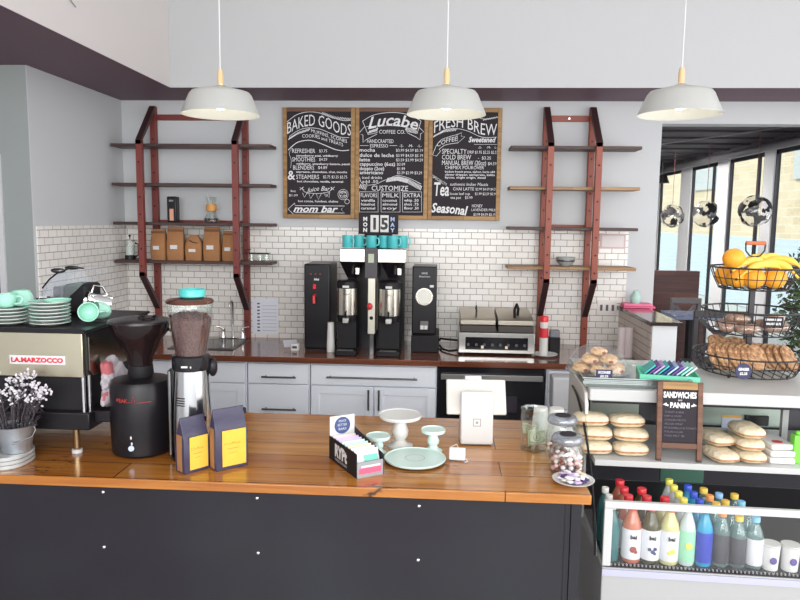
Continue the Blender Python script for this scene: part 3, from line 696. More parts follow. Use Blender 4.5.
def cup(name, loc, label, rot=None, r=.034, h=.05, m=MINT, group=None, hand=True):
    t = thing(name, label, 'cup', loc, 0, group)
    if rot: t.rotation_euler = rot
    B().lathe([(0, 0), (r*.55, 0), (r*.7, .004), (r*.93, h*.45), (r, h), (r*.93, h), (r*.86, h*.45), (r*.6, .008), (0, .006)], n=28).build('cup_body', m, t, smooth=60)
    if hand: B().tube([(r*.9, 0, h*.8), (r*1.35, 0, h*.82), (r*1.55, 0, h*.55), (r*1.3, 0, h*.28), (r*.75, 0, h*.22)], .004, 8).build('handle', m, t)
    return t
c0 = cup('espresso_cup', (X_(22, 318, 2.38), 2.38, zt+.0042+5*.0118+.0008+.052), 'mint green cup turned upside down on the left saucer stack', (pi, 0, R(200)), r=.043, h=.052)
cup('espresso_cup', (X_(2, 325, 2.27), 2.30, zt+.0042+5*.0118+.0005), 'mint green cup standing upright at the left frame edge', (0, 0, R(20)), r=.034, h=.045)
cup('espresso_cup', (X_(58, 318, 2.31), 2.31, zt+.0042+7*.0118-.0055), 'mint green cup nested on top of the right saucer stack', (0, 0, R(0)), r=.045, h=.012, hand=False)
cup('espresso_cup', (X_(88, 326, 2.36), 2.37, zt+.0045+.034), 'mint green cup lying on its side behind the metal pitcher', (R(78), 0, R(25)), r=.034, h=.05)
cup('espresso_cup', (X_(107, 327, 2.42), 2.44, zt+.0045+.032), 'mint green cup lying at the right rear corner of the espresso machine', (R(80), 0, R(-40)), r=.032, h=.05)
def pitcher(loc, label, rot, r=.036, h=.075):
    t = thing('milk_pitcher', label, 'pitcher', loc); t.rotation_euler = rot
    B().lathe([(0, 0), (r, 0), (r*1.02, .01), (r*.86, h*.6), (r*.8, h*.85), (r*.95, h), (r*.9, h), (r*.76, h*.85), (r*.82, h*.6), (r*.95, .012), (0, .008)], n=28).build('pitcher_body', CHROME, t, smooth=60)
    B().tube([(0, r*.85, h*.85), (0, r*1.6, h*.85), (0, r*1.7, h*.5), (0, r*1.0, h*.2)], .004, 8).build('handle', CHROME, t)
    return t
pitcher((X_(95, 318, 2.45), 2.56, zt+.043), 'steel milk pitcher lying on its side with its mouth facing out', (R(72), 0, R(-52)), r=.036, h=.085)
pitcher((X_(42, 312, 2.50), 2.52, zt+.0045), 'small steel milk pitcher standing behind the saucer stacks', (0, 0, R(160)), r=.032, h=.07)
t = thing('covered_machine', 'black countertop appliance with a raised clear plastic hood on the espresso machine', 'appliance', (X_(80, 310, 2.63), 2.63, zt+.0045))
B().bx(-.03, .06, -.06, .06, 0, .115).build('body', BLKM, t, bevel=.012, seg=3)
B().bx(-.07, -.031, -.065, .05, .03, .105).build('side_box', mat('grey_box', (90, 88, 96), .3), t, bevel=.006)
hd = B(); n = 16
prof = [(-.10+.0, .02), (-.115, .06), (-.10, .10), (-.07, .135), (-.03, .165), (.02, .18), (.06, .178), (.085, .13)]
hb = B()
for (a0, c0_), (a1, c1_) in zip(prof, prof[1:]):
    hb._f([(a0, -.08, c0_), (a1, -.08, c1_), (a1, .08, c1_), (a0, .08, c0_)], [(0, 1, 2, 3)])
hb.prism(prof+[(.06, .12), (-.05, .02)], 'y', -.081, -.080)
hb.build('hood', PLAST, t)
B().tube([(-.10, -.082, .10), (-.07, -.082, .135), (-.03, -.082, .165), (.03, -.082, .182), (.065, -.082, .178)], .003, 6).build('hood_rim', BLK, t)
B().ell(-.035, -.082, .168, .03, .012, .01, 12, 6).ell(.02, -.082, .18, .03, .012, .008, 12, 6).build('hood_latch', STEELD, t)

# ------------------------------------------------------------------ trays, bucket, dried flowers
p = at(-14, 458, z=CT)
TX, TY = -1.455, 2.20
for i in range(3):
    pts = []
    a_, b2, rr = .125, .075, .06
    for cx, cy, s0 in ((a_-rr, b2-rr, 0), (-a_+rr, b2-rr, 90), (-a_+rr, -b2+rr, 180), (a_-rr, -b2+rr, 270)):
        for k in range(7): pts.append((cx+rr*cos(R(s0+15*k)), cy+rr*sin(R(s0+15*k))))
    b = B().prism(pts, 'z', 0, .003); b.prism([(x*1.03, y*1.03) for x, y in pts], 'z', .0032, .0125)
    if i < 2: tag(b.build('serving_tray', mat('pale_enamel_tray', (190, 190, 188), .3, .3), loc=(TX, 2.115, CT+.0004+i*.0135)), 'pale metal serving tray, %s in the stack under the flower bucket' % ('lowest', 'middle one')[i], 'tray', 'serving trays under the flower bucket')
    else: tag(b.build('serving_tray', mat('pale_enamel_tray', (190, 190, 188), .3, .3), loc=(TX, 2.115, CT+.0004+i*.0135)), 'pale metal serving tray, topmost, directly under the flower bucket', 'tray', 'serving trays under the flower bucket')
bz = CT+.0415
t = thing('metal_bucket', 'small galvanised bucket holding dried flowers at the left end of the counter', 'bucket', (X_(17, 450, 2.12), 2.12, bz))
B().lathe([(0, 0), (.044, 0), (.047, .03), (.0485, .035), (.0485, .038), (.050, .045), (.0515, .05), (.052, .053), (.060, .082), (.0615, .085), (.060, .086), (.057, .083), (.048, .03), (.042, .004), (0, .003)], n=36).build('bucket_body', GALV, t, smooth=35)
B().tube([(.061, 0, .08), (.066, 0, .07), (.06, -.01, .05), (.02, -.055, .035)], .002, 6).build('bail_handle', STEELD, t)
fx, fy = X_(17, 450, 2.12), 2.12
t = thing('dried_flowers', 'bunch of dried white flowers on dark stems standing in the galvanised bucket', 'flowers', (fx, fy, bz+.004))
random.seed(5); stems = B(); bl = B(); lf = B()
for i in range(34):
    ang = random.uniform(0, 2*pi); sp = random.uniform(.02, .10)
    h = random.uniform(.15, .245); tip = Vector((cos(ang)*sp+.015, sin(ang)*sp*.6, h)); base = Vector((cos(ang)*.025, sin(ang)*.025, .01))
    mid = (base+tip)/2 + Vector((0, 0, .02)); stems.tube([base, mid, tip], .0014, 5)
    if random.random() < .75:
        for k in range(9):
            o = tip+Vector((random.gauss(0, .011), random.gauss(0, .011), random.gauss(0, .010)))
            bl.ell(o.x, o.y, o.z, random.uniform(.003, .0065), .004, random.uniform(.003, .006), 7, 4, rot=(random.random()*3, random.random()*3, 0))
    for k in range(5):
        o = base.lerp(tip, random.uniform(.35, .95)); d = Vector((random.gauss(0, 1), random.gauss(0, 1), random.gauss(.4, .6))).normalized()
        lf.ell(0, 0, 0, .0035, .0015, .014, 6, 4, M=Matrix.Translation(o+d*.012) @ d.to_track_quat('Z', 'Y').to_matrix().to_4x4())
stems.tube([(-.0, -.03, .01), (-.018, -.045, .10), (-.028, -.05, .15)], .002, 6)
stems.build('stems', mat('dark_stem', (74, 68, 72), .7), t); o = bl.build('blossoms', mat('dried_white_petals', (214, 208, 214), .8), t); lf.build('leaves', mat('dark_leaf', (60, 52, 56), .7), t)

# ------------------------------------------------------------------ black grinder
YG = 2.275
gx = X_(143, 440, YG); g0 = CT
t = thing('black_coffee_grinder', 'black coffee grinder with red pulse line logo and a wide smoked hopper', 'coffee grinder', (gx, YG, g0), R(20))
rb = .1
pts = [(rb*cos(a)*(1 if abs(cos(a)) < .5 else 1), rb*sin(a)*1.0) for a in [2*pi*i/40 for i in range(40)]]
B().lathe([(0, .001), (.092, .001), (.1, .01), (.103, .12), (.101, .235), (.094, .252), (.06, .258), (0, .258)], n=48).build('body', BLK, t, smooth=35)
B().lathe([(0, .2585), (.036, .2585), (.042, .272), (.04, .30), (0, .30)], n=28).build('neck', BLKM, t)
zh = Z(140, 322, YG)-g0
B().lathe([(.038, .3005), (.045, .33), (.074, .39), (.094, zh-.03), (.098, zh), (.095, zh), (.09, zh-.03), (.07, .392), (.041, .332), (.034, .3005)], n=44).build('hopper', SMOKE, t, smooth=60)
B().lathe([(0, .302), (.032, .302), (.038, .332), (.062, .38), (.075, .41), (.05, .422), (0, .43)], n=36).build('coffee_beans', mat('beans_dark', (50, 32, 32), .6, bump=(160, .9)), t)
B().lathe([(.0, zh+.012), (.03, zh+.015), (.085, zh+.012), (.101, zh+.008), (.103, zh+.0005), (.0, zh+.0005)], n=44).build('lid', mat('brown_black_lid', (40, 32, 34), .25), t, smooth=50)
B().tube([(.03+.03*cos(a), -.02+.03*sin(a), zh+.016+.006*sin(a*3)) for a in [i*pi/5 for i in range(10)]], .004, 6, True).build('lid_cable', BLK, t)
b = B(); text_into(b, 'PEAK', -.072, .193, .013, 0, width=.034)
b2_ = B(); vs = [v.co for v in b.bm.verts]
for v in b.bm.verts: v.co.y = -sqrt(max(.1035**2-v.co.x**2, 1e-5))
def onb(pts, dr=.1042): return [(x, -sqrt(max(dr**2-x*x, 1e-5)), z) for x, z in pts]
b.tube(onb([(-.036, .193), (-.03, .196), (-.024, .193), (-.019, .216), (-.013, .193), (0, .193), (.018, .194), (.036, .194)]), .0009, 5)
b.build('logo', mat('red_logo', (190, 58, 56), .5), t)
b = B()
for (x, z_) in ((-.03, .075), (-.028, .055)): b.ell(x, -sqrt(.1032**2-x*x), z_, .003, .002, .006, 10, 6)
b.build('button', CERW, t); x = -.03
B().rod((x, -.0995, .04), (x, -.1015, .04), .0095).build('power_button', mat('blue_white_button', (196, 210, 236), .4), t)
b = B().tube([(.085, .03, zh-.03), (.11, .0, zh-.035), (.112, -.01, zh-.06)], .006, 8).build('hopper_latch', STEELD, t)

# ------------------------------------------------------------------ silver grinder
YS = 2.23; sx_ = X_(193, 440, YS)
t = thing('silver_coffee_grinder', 'polished steel coffee grinder with a clear hopper full of dark beans', 'coffee grinder', (sx_, YS, CT), R(9))
zc0 = Z(193, 373, YS-.06)-CT; zc1 = Z(193, 358, YS-.06)-CT; zhp = Z(193, 303, YS)-CT
B().lathe([(0, .012), (.062, .012), (.0655, .03), (.063, .16), (.056, zc0), (0, zc0)], n=44).build('housing', mat('polished_aluminium', (205, 205, 206), .16, 1, bump=(7, .18), stretch=(1, 1, .15)), t, smooth=40)
B().lathe([(0, .0005), (.07, .0005), (.07, .0115), (0, .0115)], n=40).build('base_plate', BLK, t)
B().bx(-.072, -.062, -.03, .02, .013, .30).build('side_column', STEELD, t, bevel=.003)
B().bx(-.03, .03, .066, .1, .0, .30).build('rear_column', BLK, t, bevel=.004)
B().lathe([(0, zc0+.0005), (.059, zc0+.0005), (.062, zc0+.01), (.062, zc1-.004), (.057, zc1), (0, zc1)], n=40).build('collar', BLKG, t)
B().ell(.068, .01, zc0+.004, .016, .02, .032, 16, 10).build('adjustment_knob', BLK, t)
B().bx(-.02, .0, -.0635, -.062, zc0+.016, zc0+.022).bx(.008, .012, -.0635, -.062, zc0+.015, zc0+.021).build('collar_marking', CERW, t)
B().lathe([(.052, zc1+.0005), (.056, zc1+.03), (.070, zc1+.10), (.0735, zhp), (.0712, zhp), (.068, zc1+.10), (.054, zc1+.03), (.049, zc1+.0005)], n=44).build('hopper', GLASST, t, smooth=60)
zbn = Z(193, 317, YS-.05)-CT
B().lathe([(0, zc1+.001), (.048, zc1+.001), (.053, zc1+.03), (.0665, zbn-.012), (.06, zbn-.004), (.03, zbn+.004), (0, zbn+.006)], n=44).build('coffee_beans', mat('coffee_bean_pile', (66, 36, 36), .4, var=(120, .6, (112, 62, 54)), bump=(150, 1)), t)
random.seed(2); bn = B()
for i in range(150):
    a = random.uniform(0, 2*pi); u = random.random(); rr = .066*sqrt(u); zz = zbn+.005-.012*u+random.uniform(-.001, .004)
    bn.ell(rr*cos(a), rr*sin(a), zz, .0055, .004, .003, 7, 4, rot=(random.random(), random.random(), random.random()*3))
bn.build('loose_beans', mat('coffee_bean_pile', (66, 36, 36), .4), t)['kind'] = 'stuff'
B().lathe([(0, zhp+.0005), (.075, zhp+.0005), (.077, zhp+.006), (.073, zhp+.012), (.03, zhp+.018), (0, zhp+.019)], n=44).build('lid', mat('bronze_lid', (120, 78, 66), .22, .6), t, smooth=50)
b = B()
for i in range(4): b.tube([(x, -.0625-.0009, .213-i*.008) for x in (-.045+.001, -.03, -.02)] if 0 else [(x, -sqrt(.0620**2-x*x), .213-i*.008) for x in (-.042, -.036, -.03, -.024, -.018, -.012)], .0016, 6)
b.build('logo_bars', BLK, t)
solo('teal_bowl', B().lathe([(0, 0), (.036, 0), (.0425, .004), (.043, .024), (.041, .027), (.039, .024), (.036, .006), (0, .005)], n=36), TEAL, 'shallow teal bowl resting on the lid of the silver grinder', 'bowl', (sx_+.008, YS, CT+zhp+.0192), smooth=50)

# ------------------------------------------------------------------ coffee bags on the counter
NAVY = mat('navy_foil_bag', (58, 54, 78), .4, bump=(14, .5)); YLAB = mat('yellow_label', (232, 192, 72), .6, var=(30, .25, (220, 176, 60)))
def cbag(a, b_, h, label, lab):
    A_ = at(*a, z=CT); Bq = at(*b_, z=CT); d = Bq-A_; wd = d.length; rz = atan2(d.y, d.x)
    t = thing('coffee_bag', label, 'coffee bag', ((A_.x+Bq.x)/2, (A_.y+Bq.y)/2, CT), rz)
    dp = .055; w2 = wd/2
    b = B(); rows = [(0, w2, 0, dp), (h*.3, w2*1.02, -.002, dp+.002), (h*.62, w2, 0, dp-.004), (h*.80, w2*.97, .012, dp-.014), (h*.93, w2*.97, .024, .032), (h, w2*.96, .026, .03)]
    vs = []; 
    for z_, hw, y0, y1 in rows: vs += [(-hw, y0, z_), (hw, y0, z_), (hw, y1, z_), (-hw, y1, z_)]
    fs = [(0, 3, 2, 1)]+[(4*i+k, 4*i+(k+1) % 4, 4*i+4+(k+1) % 4, 4*i+4+k) for i in range(len(rows)-1) for k in range(4)]+[(20, 21, 22, 23)]
    b._f(vs, fs); b.build('pouch', NAVY, t, bevel=.004)
    B().bx(-w2*.72+.006, w2*.86, -.0035, -.0022, h*.06, h*.66).build('label_panel', YLAB, t)
    B().bx(-w2*1.03, -w2*1.0-.0, .012, .042, h*.03, h*.7).build('side_label', KRAFT, t)
    b = B(); text_into(b, lab, 0, h*.42, .008, -.0039, width=wd*.5, align='CENTER'); b.strip([(-w2*.3, h*.35), (w2*.4, h*.35)], .002, -.0038); b.strip([(-w2*.2, h*.27), (w2*.3, h*.28)], .0015, -.0038)
    b.build('label_print', mat('label_ink', (168, 132, 52), .6), t)
    B().bx(w2*.96+.001, w2*1.12, .022, .034, h*.86, h*.95).build('tin_tie', BLK, t)
    return t
cbag((184.5, 475), (209.5, 468), .175, 'smaller navy coffee bag with a yellow label, left of the pair by the silver grinder', 'Coffee')
cbag((216, 472), (248, 465), .195, 'larger navy coffee bag with a yellow label, right of the pair', 'Coffee')

# ------------------------------------------------------------------ snack bar box
A_ = at(356.5, 479, z=CT); Bq = at(383.5, 474, z=CT); Cq = at(335, 458, z=CT)
rz = atan2((Bq-A_).y, (Bq-A_).x); wd = (Bq-A_).length
t = thing('snack_bar_box', 'open black and white box of snack bars with a round blue badge', 'snack box', (A_.x, A_.y, CT), rz)
dl = .215; hf, hb_ = .055, .095
side = [(0, 0), (dl, 0), (dl, hb_), (dl-.03, hb_), (.006, .085), (0, hf)]
sideb = [(0, 0), (dl, 0), (dl, .125), (.02, .09), (0, .06)]
B().prism([(0, 0), (dl, 0), (dl, .078), (0, .078)], 'x', 0, .002).build('left_side', BLKM, t)
B().prism([(0, 0), (dl, 0), (dl, .098), (0, .066)], 'x', wd-.002, wd).build('right_side', BLKM, t)
B().bx(.002, wd-.002, 0, .002, 0, .05).build('front_lip', mat('grey_card', (150, 150, 154), .5), t)
B().bx(.002, wd-.002, dl-.002, dl, 0, .142).build('back_flap', PAPER, t)
B().bx(.002, wd-.002, .002, dl-.002, 0, .002).build('bottom', PAPER, t)
o = B().rod((wd*.5, dl-.0022, .108), (wd*.5, dl-.003, .108), .029, n=32).build('badge', mat('navy_badge', (62, 78, 124), .6), t)
b = B(); 
for i, s_ in enumerate(('SNACK', 'BETTER', 'BARS')): text_into(b, s_, wd*.5, .120-i*.014, .008, dl-.0034, width=.034-.006*(i != 1), align='CENTER')
b.build('badge_lettering', PAPER, o)
b = B(); M_ = Matrix.Translation((-.0006, dl*.55, .026)) @ Matrix.Rotation(-pi/2, 4, 'Z')
text_into(b, 'RYPt', 0, 0, .038, 0, width=.095, align='CENTER', bold=.003, M=M_); text_into(b, 'WHOLE FOOD BARS', 0, -.016, .008, 0, width=.095, align='CENTER', M=M_)
b.build('box_lettering', PAPER, t)
b = B().bx(.008, wd-.008, -.0012, -.0002, .012, .03); b.build('pink_front_label', mat('pink_label', (232, 92, 124), .5), t); B().bx(.016, wd-.012, -.0012, -.0002, .032, .038).build('front_label', PAPER, t)
cols = [(238, 222, 214), (226, 200, 232), (212, 196, 228), (214, 236, 226), (196, 226, 214), (240, 214, 190), (236, 236, 236), (232, 232, 240)]
lb = ['cream', 'lilac', 'purple', 'pale green', 'mint', 'peach', 'white', 'silver']
where = ['rearmost', 'second from the back', 'third from the back', 'fourth from the back', 'fourth from the front', 'third from the front', 'second from the front', 'frontmost']
for i in range(8):
    y = dl-.032-i*.0235; M_ = Matrix.Rotation(rz, 4, 'Z')
    b = B().box(0, 0, .038, wd-.012, .012, .074, rot=(R(-22), 0, 0)); b.mi = 1; b.box(.01, -.0075, .050, wd*.5, .0015, .02, rot=(R(-22), 0, 0))
    q = M_ @ Vector((wd/2, y+.004, 0)); hh = .006+.03*0
    solo('snack_bar', b, [mat('bar_wrapper_%s' % lb[i].replace(' ', '_'), cols[i], .4), mat('bar_stripe_%d' % (i % 3), ((196, 120, 190), (110, 190, 170), (240, 120, 120))[i % 3], .5)], '%s snack bar wrapper, %s in the open display box' % (lb[i], where[i]), 'snack bar', (A_.x+q.x, A_.y+q.y, CT+.006), rotz=rz, group='snack bars in the display box', bevel=.002)

# ------------------------------------------------------------------ cake stands and plate
def stand(name, px, py, r, h, m, label, rs=.02):
    q = at(px, py, z=CT); t = thing(name, label, 'cake stand', (q.x, q.y, CT))
    B().lathe([(0, 0), (rs*1.9, 0), (rs*1.9, .004), (rs*1.2, .010), (rs*.75, .022), (rs*1.15, h*.35), (rs*1.25, h*.5), (rs*.8, h*.75), (rs*.65, h*.88), (rs*.9, h-.0105), (0, h-.0105)], n=32).build('pedestal', m, t, smooth=60)
    B().lathe([(0, h-.01), (r*.96, h-.01), (r, h-.004), (r, h), (r*.985, h+.002), (r*.96, h-.001), (0, h-.002)], n=48).build('plate', m, t, smooth=50)
    return t
stand('cake_stand', 400, 446, .076, .115, CERW, 'tallest white cake stand on a turned foot', .024)
stand('cake_stand', 433, 451, .042, .078, CERM, 'small pale mint cake stand beside the white one', .017)
stand('cake_stand', 378, 453, .042, .062, CERM, 'low pale mint cake stand behind the snack bar box', .015)
q = at(415, 461, z=CT)
t = thing('round_plate', 'large flat pale mint round plate with rubber ring under its rim', 'plate', (q.x, q.y, CT))
B().lathe([(0, .006), (.099, .006), (.103, .010), (.103, .014), (.100, .015), (.098, .012), (0, .011)], n=56).build('plate_disc', CERM, t, smooth=50)
B().lathe([(0, .0005), (.09, .0005), (.1, .0058), (0, .0058)], n=48).build('foot_ring', mat('plate_foot', (70, 74, 80), .5), t)
B().lathe([(.03, .0113), (.032, .0118), (.034, .0113)], n=36).build('plate_emboss', mat('grey_emboss', (176, 186, 184), .5), t)

# ------------------------------------------------------------------ tablet stand and card reader
q = at(476.5, 446, z=CT); YT = q.y
t = thing('tablet_stand', 'white tablet register stand seen from behind with a square logo', 'tablet stand', (q.x, YT, CT), R(3))
B().prism([(-.0, .004), (.10, .004), (.10, .016), (.045, .15), (.03, .195), (.014, .192), (-.004, .02)], 'x', -.058, .058).build('stand_body', mat('white_stand', (208, 206, 204), .3), t, bevel=.006, seg=3)
B().bx(-.05, .05, .005, .095, .0005, .0038).build('foot_pad', BLK, t)
M_ = Matrix.Translation((0, .055, .165)) @ Euler((R(-28), 0, 0)).to_matrix().to_4x4()
b = B().box(0, .0, 0, .215, .012, .13); 
for v in b.bm.verts: v.co = M_ @ v.co
b.build('tablet', mat('tablet_white', (206, 201, 194), .35), t, bevel=.005, seg=3)
b = B().box(0, .0075, 0, .19, .002, .115)
for v in b.bm.verts: v.co = M_ @ v.co
b.build('screen', BLKG, t)
b = B().box(-.01, -.004, .068, .06, .02, .016)
for v in b.bm.verts: v.co = M_ @ v.co
b.build('card_slot', WHITE, t, bevel=.003)
sl_ = B()
def sq(r, w_):
    for (x0, x1, z0, z1) in ((-r, r, r-w_, r), (-r, r, -r, -r+w_), (-r, -r+w_, -r+w_, r-w_), (r-w_, r, -r+w_, r-w_)):
        sl_._f([(x0, 0, z0), (x1, 0, z0), (x1, 0, z1), (x0, 0, z1)], [(0, 1, 2, 3)])
sq(.0135, .0018); sq(.0035, .0025)
for v in sl_.bm.verts:
    z_ = v.co.z+.085; u = (z_-.02)/(.192-.02); v.co = Vector((v.co.x, -.004+u*.018-.0006, z_))
sl_.build('square_logo', mat('logo_grey', (120, 112, 108), .5), t)
q = at(457, 461, z=CT)
t = thing('card_reader', 'small white card reader lying in front of the tablet stand', 'card reader', (q.x, q.y, CT), R(-4))
B().box(0, .008, .022, .055, .012, .042, rot=(R(-22), 0, 0)).build('reader_body', CERW, t, bevel=.004, seg=3)
B().bx(-.022, .022, -.004, .03, .0005, .003).build('reader_base', GLASST, t, bevel=.001)
B().tube([(.022, .012, .01), (.034, .0, .004), (.036, -.012, .004), (.026, -.018, .004)], .0016, 6).tube([(-.02, .02, .03), (-.026, .05, .03), (-.005, .07, .035), (.004, .055, .02)], .0016, 6).build('reader_cable', PAPER, t)

# ------------------------------------------------------------------ tip jar, cups, candy jars, plate
q = at(533.5, 449, z=CT); jx, jy = q.x, q.y+.0
t = thing('tip_jar', 'cylindrical glass tip jar with dollar bills inside', 'jar', (jx, jy, CT))
B().lathe([(0, 0), (.045, 0), (.048, .004), (.048, .12), (.046, .135), (.050, .148), (.0475, .148), (.044, .135), (.0455, .12), (.0455, .008), (0, .006)], n=36).build('glass', GLASST, t, smooth=50)
def bill(loc, rz, tilt, label):
    t = thing('dollar_bill', label, 'banknote', loc); t.rotation_euler = (tilt, 0, rz)
    b = B(); n = 6
    vs = []
    for i in range(n+1):
        x = -.03+.06*i/n; yy = .004*sin(i*1.2)
        vs += [(x, yy, 0), (x, yy, .045), (x, yy+.0006, .045), (x, yy+.0006, 0)]
    fs = [(4*i+k, 4*i+4+k, 4*i+4+(k+1) % 4, 4*i+(k+1) % 4) for i in range(n) for k in range(4)]+[(0, 1, 2, 3), (4*n, 4*n+1, 4*n+2, 4*n+3)]
    b._f(vs, fs); b.build('note', mat('banknote_green', (198, 202, 176), .8, var=(60, .5, (150, 160, 130))), t, smooth=60)
    b = B(); b.strip([(.012*cos(a)+.0, .0225+.014*sin(a)) for a in [i*pi/6 for i in range(13)]], .002, -.0055); b.strip([(-.026, .004), (.026, .004), (.026, .041), (-.026, .041), (-.026, .004)], .0015, -.0055); text_into(b, '1', -.001, .016, .012, -.0057, align='CENTER', bold=.001)
    b.build('note_print', mat('banknote_ink', (92, 104, 86), .8), t)
bill((jx+.006, jy-.022, CT+.03), R(6), 0, 'dollar bill pressed flat to the front of the tip jar')
bill((jx-.012, jy+.002, CT+.05), R(-25), .3, 'dollar bill standing folded behind the front bill in the tip jar')
bill((jx+.002, jy+.006, CT+.012), R(40), -.1, 'crumpled dollar bill at the bottom rear of the tip jar')
cb = B()
random.seed(9)
def papercup(r, h, n): # stack of n cups upside down
    pass
CUPM = mat('white_paper_cup', (218, 216, 212), .5)
def cupstack(px, Y, zbot, ztop, label, n=5, r=.027, taper=.8):
    X = X_(px, 430, Y)
    step = .012; h = (ztop-zbot)-(n-1)*step; f = None
    names = ['lowest', 'second', 'third', 'fourth', 'topmost']
    for i in range(n):
        b = B().lathe([(r, 0), (r+.0015, .0015), (r, .003), (r*taper, h), (0, h), (0, h-.003), (r*taper-.002, h-.003), (r-.0018, .0005)], n=28)
        lab = '%s cup of %s' % (names[i] if n == 5 else names[i if i < n-1 else 4], label)
        if not f: f = solo('paper_cup', b, CUPM, lab, 'paper cup', (X, Y, zbot), group='upturned white paper cups', smooth=50)
        else:
            b.bm.free(); dup(f, (X, Y, zbot+i*step), 0, lab)
YC = 2.51
cupstack(540, YC, CT, Z(540, 407, YC), 'the upturned white paper cup stack behind the tip jar', 4, .031, .78)
cupstack(556, YC+.01, CT, Z(556, 408, YC+.01), 'the upturned white paper cup stack behind the candy jars', 4, .033, .78)
def candyjar(px, py, label, r=.062, h=.085):
    q = at(px, py, z=CT); q.y += r*.9; q.x = q.x*q.y/(q.y-r*.9)
    t = thing('candy_jar', label, 'jar', (q.x, q.y, CT))
    B().lathe([(0, 0), (r*.85, 0), (r, .012), (r, h*.65), (r*.9, h*.85), (r*.78, h*.93), (r*.78, h), (r*.74, h), (r*.74, h*.93), (r*.86, h*.84), (r*.955, h*.65), (r*.955, .014), (r*.8, .006), (0, .006)], n=44).build('glass', GLASST, t, smooth=60)
    B().lathe([(0, h+.0005), (r*.82, h+.0005), (r*.9, h+.006), (r*.9, h+.015), (r*.8, h+.024), (r*.5, h+.026), (0, h+.026)], n=44).build('glass_lid', glassmat('frosted_lid', (206, 212, 218), .15, .1, .25, (180, 184, 192)), t, smooth=50)
    B().lathe([(0, h+.0265), (r*.48, h+.0265), (r*.46, h+.029), (0, h+.029)], n=36).build('lid_tag', CHALK, t)
    return t, q
j1, q1 = candyjar(566, 478, 'round glass candy jar in front, full of white and brown sweets', .056, .10)
j2, q2 = candyjar(561, 462, 'round glass candy jar behind, half hidden by the front one', .056, .12)
random.seed(11)
cols = {'white wrapped': (236, 226, 224), 'brown': (130, 70, 58), 'pink': (228, 190, 190)}
k = 0; proto = {}
def sweets(q, n, zt_, where, grp):
    pts = []; lay = [.014, .028, .042, .056]
    for z_ in lay:
        if z_ > zt_: break
        for (rr, m_) in ((.0, 1), (.021, 5), (.040, 10)):
            for i in range(m_):
                a = 2*pi*i/m_+z_*40
                pts.append((rr*cos(a), rr*sin(a), z_))
    pts = pts[-n:] if len(pts) > n else pts
    for i, (x, y, z_) in enumerate(pts):
        c = random.choice(list(cols)); key = c
        if key not in proto:
            b = B().ell(0, 0, 0, .0105, .0082, .0072, 10, 6)
            proto[key] = solo('wrapped_sweet', b, mat('sweet_%s' % c.replace(' ', '_'), cols[c], .45), '%s sweet %s' % (c, where), 'sweet', (q.x+x, q.y+y, CT+z_), group='%s %s' % (c, grp), smooth=60)
            proto[key].rotation_euler = (random.uniform(-.3, .3), random.uniform(-.3, .3), random.random()*3)
        else:
            o = dup(proto[key], (q.x+x, q.y+y, CT+z_), random.random()*3, '%s sweet %s' % (c, where)); o['group'] = '%s %s' % (c, grp)
sweets(q1, 60, .06, 'piled inside the front candy jar', 'sweets in the front candy jar')
sweets(q2, 32, .045, 'piled inside the rear candy jar', 'sweets in the rear candy jar')
q = at(576, 482, z=CT); q.x = .43; q.y = 2.098
t = thing('white_plate', 'white plate heaped with wrapped candies at the right end of the counter', 'plate', (q.x-.015, q.y+.0, CT))
B().lathe([(0, 0), (.03, 0), (.034, .003), (.062, .013), (.064, .016), (.060, .016), (.032, .006), (0, .005)], n=44).build('plate_body', CERW, t, smooth=50)
cc = {'white': (230, 224, 230), 'purple': (70, 52, 96), 'lilac': (190, 166, 204), 'cream': (226, 214, 190)}
pr = {}
random.seed(4); sp = []
for z_, R_, m_ in ((.013, .0, 1), (.0135, .018, 6), (.018, .037, 11), (.026, .012, 4), (.027, .03, 9)):
    for i in range(m_): sp.append((R_*cos(2*pi*i/m_+z_*50), R_*sin(2*pi*i/m_+z_*50), z_))
for x, y, z_ in sp:
    c = random.choice(list(cc))
    if c not in pr:
        b = B().box(0, 0, 0, .019, .013, .0065).box(.0115, 0, 0, .005, .011, .002).box(-.0115, 0, 0, .005, .011, .002)
        pr[c] = solo('wrapped_candy', b, mat('candy_%s' % c, cc[c], .4), '%s wrapped candy piled on the white plate' % c, 'candy', (q.x-.015+x, q.y+y, CT+z_), group='%s candies on the white plate' % c, bevel=.0015); o = pr[c]
    else: o = dup(pr[c], (q.x-.015+x, q.y+y, CT+z_))
    o.rotation_euler = (random.uniform(-.35, .35), random.uniform(-.3, .3), random.random()*6)

#==PART3==

# ------------------------------------------------------------------ things on the back counter
q = at(316, 349, z=BT)
t = thing('hot_water_dispenser', 'tall black hot water dispenser with a red tap at the left of the coffee brewer', 'dispenser', (-.80, 4.42, BT))
hz = Z(318, 264, 4.42)-BT
B().bx(-.085, .085, 0, .30, .012, hz).build('body', BLK, t, bevel=.01, seg=3)
B().bx(-.08, .08, .005, .29, 0, .0115).build('base', BLKM, t)
B().tube([(-.015, -.002, hz-.20), (-.015, -.035, hz-.205), (-.012, -.04, hz-.25)], .010, 10).build('tap', RED, t)
B().bx(-.024, -.006, -.012, -.0005, hz-.16, hz-.13).build('tap_lever', mat('bright_red', (226, 30, 44), .3), t)
for i in range(3): B().ell(-.04+i*.03, -.001, hz-.065, .007, .002, .007, 12, 6).build('indicator', mat('dim_red', (120, 50, 56), .4), t)
b = B(); text_into(b, 'Hot', -.02, hz-.105, .014, -.001, width=.035, shear=.3, bold=.001); b.build('lettering', CHALKW, t)
